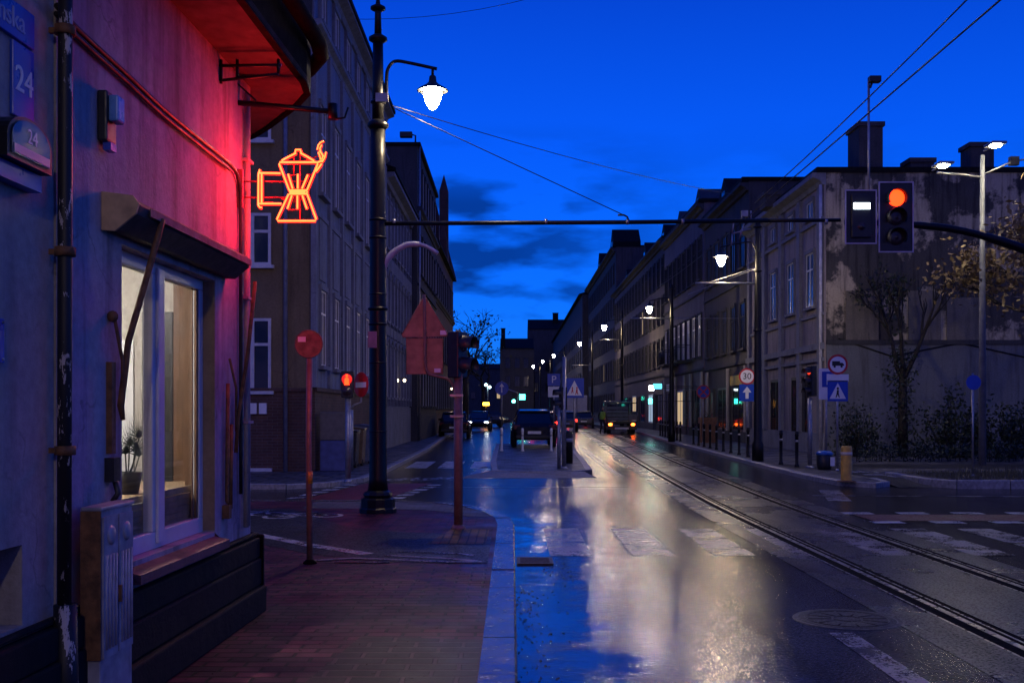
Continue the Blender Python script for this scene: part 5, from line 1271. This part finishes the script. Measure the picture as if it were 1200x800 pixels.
# ================================================================== VEHICLES
def loft(mb, secs, mi=0):
    k = len(secs[0]); vs = [v for s in secs for v in s]; fs = []
    for i in range(len(secs)-1):
        for j in range(k): fs.append((i*k+j,i*k+(j+1)%k,(i+1)*k+(j+1)%k,(i+1)*k+j))
    fs.append(list(range(k))[::-1]); fs.append([(len(secs)-1)*k+j for j in range(k)])
    return mb.add(vs, fs, mi, False)
def sec(y, zb, zt, wb, wm, wt, zm):
    return [(-wb,y,zb),(-wm,y,zm),(-wt,y,zt),(wt,y,zt),(wm,y,zm),(wb,y,zb)]
def car(name, label, loc, rz, paintm, estate=False, tails=None, heads=None, group=None, h=1.48):
    """local -y is the rear"""
    t = thing(name, label, 'car', loc, rz, group)
    mb = MB(); loft(mb, [sec(-2.1,.42,.82,.66,.74,.66,.62),sec(-2.02,.32,.96,.74,.84,.76,.66),sec(-1.3,.28,1.0,.78,.88,.82,.7),sec(.2,.26,.98,.78,.89,.83,.7),sec(1.2,.28,.9,.78,.87,.76,.68),sec(1.95,.32,.76,.72,.8,.66,.6),sec(2.12,.4,.62,.6,.68,.6,.52)])
    mb.build('body', paintm, t, bevel=.03)
    r0 = -1.75 if estate else -1.35
    cb = MB(); loft(cb, [sec(-1.98 if estate else -1.9,.95,.97,.72,.74,.7,.96),sec(r0,1.0,h-.04,.76,.74,.58,1.12),sec(-.5,1.0,h,.78,.76,.6,1.12),sec(.3,1.0,h-.03,.78,.76,.58,1.12),sec(1.15,.92,.95,.72,.72,.66,.94)])
    cb.build('windows', M['car_glass'], t)
    rf = MB(); loft(rf, [sec(r0-.12,h-.09,h-.03,.56,.57,.53,h-.06),sec(-.5,h-.02,h+.025,.6,.6,.56,h),sec(.36,h-.06,h-.005,.57,.58,.54,h-.03)]); rf.build('roof', paintm, t, bevel=.01)
    for s_ in (-1,1):
        for a_,b_ in (((s_*.73,-1.93,.97),(s_*.6,r0,h-.03)),((s_*.77,-.4,1.0),(s_*.61,-.4,h)),((s_*.7,1.13,.95),(s_*.59,.32,h-.02))):
            MB().tube([a_,b_],.033,6).build('roof_pillar', paintm, t)
    for s_ in (-1,1):
        for y in (-1.3,1.3):
            wv = MB().lathe([(.2,-.1),(.31,-.1),(.33,-.06),(.33,.06),(.31,.1),(.2,.1)],(s_*.79,y,.33),20,axis='x').build('wheel', M['rubber'], t)
            MB().lathe([(.001,-.085),(.2,-.085),(.2,.085),(.001,.085)],(s_*.8,y,.33),14,axis='x').build('rim', M['grey_metal'], wv)
        MB().box(s_*.69-.13,s_*.69+.13,-2.09,-1.95,.72,.9).build('tail_light', tails or paint('dark_lens',(.1,.01,.01),.2), t, bevel=.02)
        MB().box(s_*.62-.14,s_*.62+.14,1.9,2.08,.6,.7).build('headlight', heads or M['frame_white'], t, bevel=.02)
        MB().box(s_*.93-.08,s_*.93+.08,.55,.68,.98,1.1).build('mirror', paintm, t, bevel=.02)
    MB().box(-.26,.26,-2.125,-2.108,.55,.66).build('number_plate', M['sign_white'], t)
    MB().box(-.74,.74,-2.14,-2.03,.36,.5).build('bumper', M['dark'], t, bevel=.03)
    return t
car('parked_car','black saloon parked on the island behind pale bollards',(.85,44.2,.1),R(1),M['car_black'],h=1.5)
car('moving_car','car with lit red tail lights driving away past the black car',(at(638.5,0,66).x,66,0),R(-2),M['car_red'],True,M['tail_red'])
car('waiting_car','distant car showing one red tail light behind the crossing sign',(at(665,0,78).x,80,0),R(-3),M['car_grey'],False,M['tail_red'])
car('estate_car','dark estate car parked before the white van, left of the lorry',(at(686,0,92).x,94,0),R(-4),M['car_grey'],True)
car('oncoming_car','oncoming car with white headlights in the left lane',(at(566,0,80).x-.3,82,0),R(178),M['car_black'],False,None,M['head'])
car('kerbside_car','dark car parked at the left kerb beyond the signal post',(-4.0+.7,62,0),R(1),M['car_black'],True)
car('queue_car','small far car with red tail lights in the queue under the lamps',(at(627,0,120).x,120,0),R(-2),M['car_black'],False,M['tail_red'])
car('queue_car','farthest car of the queue, red tail lights beneath the distant lamps',(at(617,0,150).x,150,0),R(-2),M['car_grey'],True,M['tail_red'])
tp = thing('turning_taxi','car with amber light on its roof in the distance on the left','car',(at(569,0,98).x,100,0),R(90))
vn = thing('white_van','white box van standing behind the pedestrian crossing sign','van',(at(676.5,0,105).x,106,0),R(-3))
MB().box(-1.0,1.0,-2.6,1.4,.45,3.0).build('box_body', M['van_white'], vn, bevel=.05); MB().prism_x([(1.42,.4),(1.42,2.1),(2.0,2.0),(2.6,1.2),(2.7,.4)],-.95,.95).build('cab', M['van_white'], vn, bevel=.05)
for s_ in (-1,1):
    for y in (-1.6,1.8): MB().lathe([(.001,-.12),(.36,-.12),(.36,.12),(.001,.12)],(s_*.88,y,.36),16,axis='x').build('wheel', M['rubber'], vn)
    MB().box(s_*.85-.08,s_*.85+.08,-2.63,-2.602,.6,.85).build('tail_light', M['tail_red'], vn)
MB().box(-.03,.03,-2.625,-2.602,.6,2.9).build('door_seam', M['dark'], vn)
# turn the taxi empty into a small car with an amber roof light
mb = MB(); loft(mb, [sec(-2.1,.4,.8,.7,.75,.7,.6),sec(-1.3,.28,1.0,.78,.88,.82,.7),sec(1.2,.28,.9,.78,.87,.76,.68),sec(2.1,.4,.62,.6,.68,.6,.52)]); mb.build('body', M['car_grey'], tp)
mb = MB(); loft(mb, [sec(-1.8,.95,.97,.72,.74,.7,.96),sec(-1.2,1.0,1.44,.76,.74,.58,1.12),sec(.3,1.0,1.44,.78,.76,.58,1.12),sec(1.1,.92,.95,.72,.72,.66,.94)]); mb.build('windows', M['car_glass'], tp)
MB().box(-.35,.35,-.3,.3,2.0,2.3).build('roof_light', M['amber'], tp, bevel=.05); MB().tube([(0,0,1.4),(0,0,2.05)],.06,6).build('light_mount', M['dark'], tp)
for s_ in (-1,1):
    for y in (-1.3,1.3): MB().lathe([(.001,-.1),(.32,-.1),(.32,.1),(.001,.1)],(s_*.8,y,.32),14,axis='x').build('wheel', M['rubber'], tp)
# the lorry
TY = 70
lo = thing('tipper_lorry','small lorry with slatted grey tailgate and lit amber tail lights','lorry',(at(728.5,0,TY).x,TY,0),R(-2))
mb = MB(); mb.box(-1.0,1.0,0,3.6,.72,.85); mb.build('chassis', M['dark'], lo)
mb = MB()
for k in range(4): mb.box(-1.0,.42,-.03,.02,.92+.235*k,1.1+.235*k)
mb.box(.44,.98,-.03,.02,.92,1.3)
mb.box(-1.02,-.98,-.04,3.6,.9,1.86); mb.box(.98,1.02,-.04,3.6,.9,1.5); mb.build('tailgate', paint('grey_boards',(.09,.11,.14),.5,.1,.3,4,.1), lo)
mb = MB(); [mb.tube([(x,-.0,.85),(x,-.0,2.05)],.03,6) for x in (-1.0,-.3,.42,1.0)]; mb.tube([(-1,0,2.05),(1,0,2.05)],.025,6); mb.tube([(-1,0,2.05),(-1,3.5,2.05)],.025,6); mb.tube([(1,0,2.05),(1,3.5,2.05)],.025,6); mb.build('rack', M['dark'], lo)
mb = MB(); mb.prism_x([(3.7,.6),(3.7,2.2),(5.0,2.15),(5.4,1.3),(5.4,.6)],-.95,.95); mb.build('cab', M['car_grey'], lo, bevel=.04); MB().box(-.75,.75,3.66,3.695,1.4,2.0).build('rear_window', M['car_glass'], lo)
for s_ in (-1,1):
    MB().box(s_*.72-.2,s_*.72+.2,-.06,.0,.56,.74).build('light_panel', M['dark'], lo)
    MB().sphere((s_*.74,-.08,.64),(.13,.04,.09),12).build('tail_light', M['tail'], lo)
    for y in (.9,4.4):
        wv = MB().lathe([(.2,-.13),(.36,-.13),(.38,-.08),(.38,.08),(.36,.13),(.2,.13)],(s_*.8,y,.38),18,axis='x').build('wheel', M['rubber'], lo); MB().lathe([(.001,-.1),(.2,-.1),(.2,.1),(.001,.1)],(s_*.8,y,.38),12,axis='x').build('rim', M['grey_metal'], wv)
MB().box(-.45,.45,-.07,-.05,.33,.45).build('number_plate', M['sign_white'], lo); MB().box(-.98,.98,-.045,-.01,.3,.55).build('bumper', M['dark'], lo)

# ------------------------------------------------------------------ worker beside the lorry
def skinned(name, nodes, edges, mat, parent, levels=1):
    me = bpy.data.meshes.new(name); me.from_pydata([n[0] for n in nodes], edges, []); me.materials.append(mat)
    o = bpy.data.objects.new(name, me); C.objects.link(o)
    o.modifiers.new('skin','SKIN'); sd = o.modifiers.new('sub','SUBSURF'); sd.levels = levels; sd.render_levels = levels
    for v, n in zip(me.skin_vertices[0].data, nodes): v.radius = (n[1], n[2] if len(n) > 2 else n[1]); v.use_root = False
    me.skin_vertices[0].data[0].use_root = True
    o.update_tag(); bpy.context.view_layer.update()
    m2 = bpy.data.meshes.new_from_object(o.evaluated_get(bpy.context.evaluated_depsgraph_get()))
    o.modifiers.clear(); old = o.data; o.data = m2; bpy.data.meshes.remove(old)
    for p in m2.polygons: p.use_smooth = True
    o.parent = parent; return o
pr_ = thing('person','worker in bright vest and dark trousers walking beside the lorry','person',(at(706,0,69.5).x,69.5,0),R(20))
N = [((0,0,.95),.13,.11),((0,0,1.15),.13,.1),((0,0,1.38),.16,.11),((0,.0,1.5),.06,.06),((0,0,1.6),.075,.09),((0,0,1.7),.07,.085),
     ((-.1,.0,.9),.085),((-.12,-.1,.5),.06),((-.12,.12,.1),.045),((-.12,-.04,.04),.035,.04),
     ((.1,.0,.9),.085),((.11,-.14,.5),.06),((.12,-.02,.1),.045),((.12,-.17,.04),.035,.04),
     ((-.2,0,1.42),.06),((-.26,.08,1.14),.045),((-.25,-.08,.92),.035),((-.25,-.12,.84),.03),
     ((.2,0,1.42),.06),((.27,.02,1.14),.045),((.27,-.14,.95),.035),((.27,-.18,.88),.03)]
E = [(0,1),(1,2),(2,3),(3,4),(4,5),(0,6),(6,7),(7,8),(8,9),(0,10),(10,11),(11,12),(12,13),(2,14),(14,15),(15,16),(16,17),(2,18),(18,19),(19,20),(20,21)]
body = skinned('body', N, E, M['cloth'], pr_)
MB().lathe([(.16,.98),(.2,1.05),(.21,1.35),(.17,1.47),(.09,1.49)],n=16).xf(Matrix.Scale(.72,4,(0,1,0))).build('vest', M['hivis'], pr_)
MB().sphere((0,-.01,1.66),(.078,.095,.115),14).build('head', M['skin'], pr_); MB().sphere((0,.012,1.7),(.085,.1,.1),12).build('hair', M['hair'], pr_)

# ================================================================== TREES AND PLANTS
def grow(mb, p, d, L, r, depth, tips, spread=.6, up=.1):
    pts = [p]; q = p.copy(); dd = d.copy()
    for k in range(3):
        dd = (dd+Vector((random.gauss(0,.12),random.gauss(0,.12),random.gauss(up*.4,.08)))).normalized(); q = q+dd*L/3; pts.append(q.copy())
    mb.tube(pts, [r,r*.88,r*.76,r*.62], 6 if depth > 2 else 4, caps=False)
    tips.append(q.copy()); tips.append(pts[2].copy())
    if depth == 0: return
    for k in range(random.choice((2,3,3))):
        nd = (dd+Vector((random.gauss(0,spread),random.gauss(0,spread),random.gauss(up,spread*.5)))).normalized()
        grow(mb, pts[random.choice((2,3))] if k else q, nd, L*random.uniform(.62,.82), r*.58, depth-1, tips, spread, up)
def leaf_cloud(mb, pts, n, size, spread):
    for _ in range(n):
        p = random.choice(pts)+Vector((random.gauss(0,spread),random.gauss(0,spread),random.gauss(0,spread)))
        a = Vector((random.gauss(0,1),random.gauss(0,1),random.gauss(0,1))).normalized(); b = a.orthogonal().normalized()
        b = (b*math.cos(1)+a.cross(b)*math.sin(random.uniform(0,6))).normalized(); s = size*random.uniform(.6,1.3)
        mb.add([p-b*s*.5,p+a*s*.28,p+b*s*.6,p-a*s*.28],[(0,1,2,3)])
def tree(name, label, loc, H, depth, leaves, lsize, mat, lspread=.3, r=.14, spread=.6, lean=(0,0), fan=.6):
    random.seed(sum(map(ord,name))+len(label)); t = thing(name, label, 'tree', loc); mb = MB(); tips = []
    mb.tube([(0,0,-.05),(lean[0]*.4,lean[1]*.4,H*.2),(lean[0],lean[1],H*.38)],[r*1.25,r,r*.85],10)
    for k in range(3): grow(mb, Vector((lean[0],lean[1],H*.37)), Vector((math.cos(k*2.1)*fan,math.sin(k*2.1)*fan,1)).normalized(), H*.22, r*.6, depth, tips, spread)
    mb.build('trunk', M['bark'], t)
    if 'ivy' in name: tips += [Vector((random.gauss(0,.18),random.gauss(0,.18),random.uniform(.2,3.4))) for _ in range(len(tips))]
    if leaves:
        lb = MB(); leaf_cloud(lb, tips[len(tips)//6:], leaves, lsize, lspread); lb.build('crown', mat, t)
    return t
tree('autumn_tree','tree with dry golden leaves lit by the LED street light',(at(1228,0,27.5).x,27.5,.1),7.4,4,4200,.16,M['leaf_dry'],.28,.13,.6)
tree('ivy_tree','dark bare tree wrapped in ivy before the peeling gable wall',(at(1058,0,34.5).x,34.5,.1),6.6,3,1500,.12,M['leaf'],.14,.15,.22,(0,0),.22)
tree('distant_tree','bare tree beyond the gabled brick house on the left',(at(545,0,115).x,115,0),13,4,500,.35,M['leaf'],.5,.3,.6)
tree('street_end_tree','bare tree standing in front of the street end block',(at(566,0,150).x,150,0),11,4,600,.4,M['leaf'],.6,.3,.7)
def shrub(label, loc, rx, ry, h, n, group=None):
    t = thing('shrub', label, 'shrub', loc, 0, group); st = MB(); pts = []
    for k in range(26):
        a = random.uniform(0,2*PI); q = math.sqrt(random.random()); e = Vector((math.cos(a)*q*rx,math.sin(a)*q*ry,h*random.uniform(.55,1.05)*(1-.45*q*q)))
        st.tube([(e.x*.25,e.y*.25,0),(e.x*.7,e.y*.7,e.z*.5),tuple(e)],[.02,.014,.006],4); pts += [e, e*.8+Vector((0,0,-.02)), Vector((e.x*.75,e.y*.75,e.z*.55)), Vector((e.x*.95,e.y*.95,e.z*.35))]
    st.build('stems', M['bark'], t); lb = MB(); leaf_cloud(lb, pts, n, .13, .16); lb.build('foliage', M['leaf'], t); return t
shrub('dark ragged shrub at the foot of the gable, left of the ivy tree',(at(1003,0,34).x,34,.1),.8,.7,1.9,900)
shrub('big dark shrub right of the ivy tree against the gable',(at(1118,0,33.5).x,33.5,.1),1.3,.9,2.3,1600)
shrub('dark shrub at the right edge behind the LED light pole',(at(1186,0,33).x,33,.1),1.3,.9,2.0,1500)
hd = thing('low_hedge','long low clipped hedge strip in front of the gable wall','hedge',(0,0,.1))
lb = MB(); P_ = [Vector((x*.1,random.uniform(30.6,31.4),random.uniform(.05,.42))) for x in range(100,185)]+[Vector((x*.1,random.uniform(30.6,31.4),random.uniform(.2,.45))) for x in range(100,185)]
leaf_cloud(lb, P_, 3600, .09, .09); lb.build('foliage', M['leaf'], hd); mb = MB(); [mb.tube([(p.x,p.y,0),tuple(p)],.008,4) for p in P_[::2]]; mb.build('stems', M['bark'], hd)
g = MB()
for _ in range(5200):
    x, y = random.uniform(8.95,16), random.uniform(22.0,24.5)
    h = random.uniform(.04,.12)*(1.8 if x > 10.1 and random.random() < .5 else 1); a = random.uniform(0,2*PI); q = Vector((math.cos(a),math.sin(a),0))*.008; l = Vector((random.gauss(0,.04),random.gauss(0,.04),h)); p = Vector((x,y,.158))
    g.add([p-q,p+q,p+l],[(0,1,2)])
tag(g.build('grass', M['grass']), 'dry grass growing on the verge at the right corner','grass',kind='stuff')
g = MB()
for _ in range(260):
    x, y = (abs(random.gauss(0,.16))+.04, random.uniform(4,9.5)) if random.random() < .75 else (random.uniform(.3,.6), random.gauss(10.6,.3))
    p = Vector((x,y,.003)); a = random.uniform(0,2*PI); s_ = random.uniform(.006,.022); q = Vector((math.cos(a),math.sin(a),0))*s_; r_ = Vector((-q.y,q.x,0))*.6
    g.add([p-q,p+r_,p+q+Vector((0,0,.008)),p-r_],[(0,1,2,3)])
for _ in range(150):
    x, y = random.uniform(-1.9,-.2), random.uniform(4.5,13)
    p = Vector((x,y,.1065)); a = random.uniform(0,2*PI); s_ = random.uniform(.006,.02); q = Vector((math.cos(a),math.sin(a),0))*s_; r_ = Vector((-q.y,q.x,0))*.6
    g.add([p-q,p+r_,p+q+Vector((0,0,.006)),p-r_],[(0,1,2,3)])
tag(g.build('gutter_leaf_litter', M['soil']), 'dark leaf litter lying in the wet gutter','litter',kind='stuff')
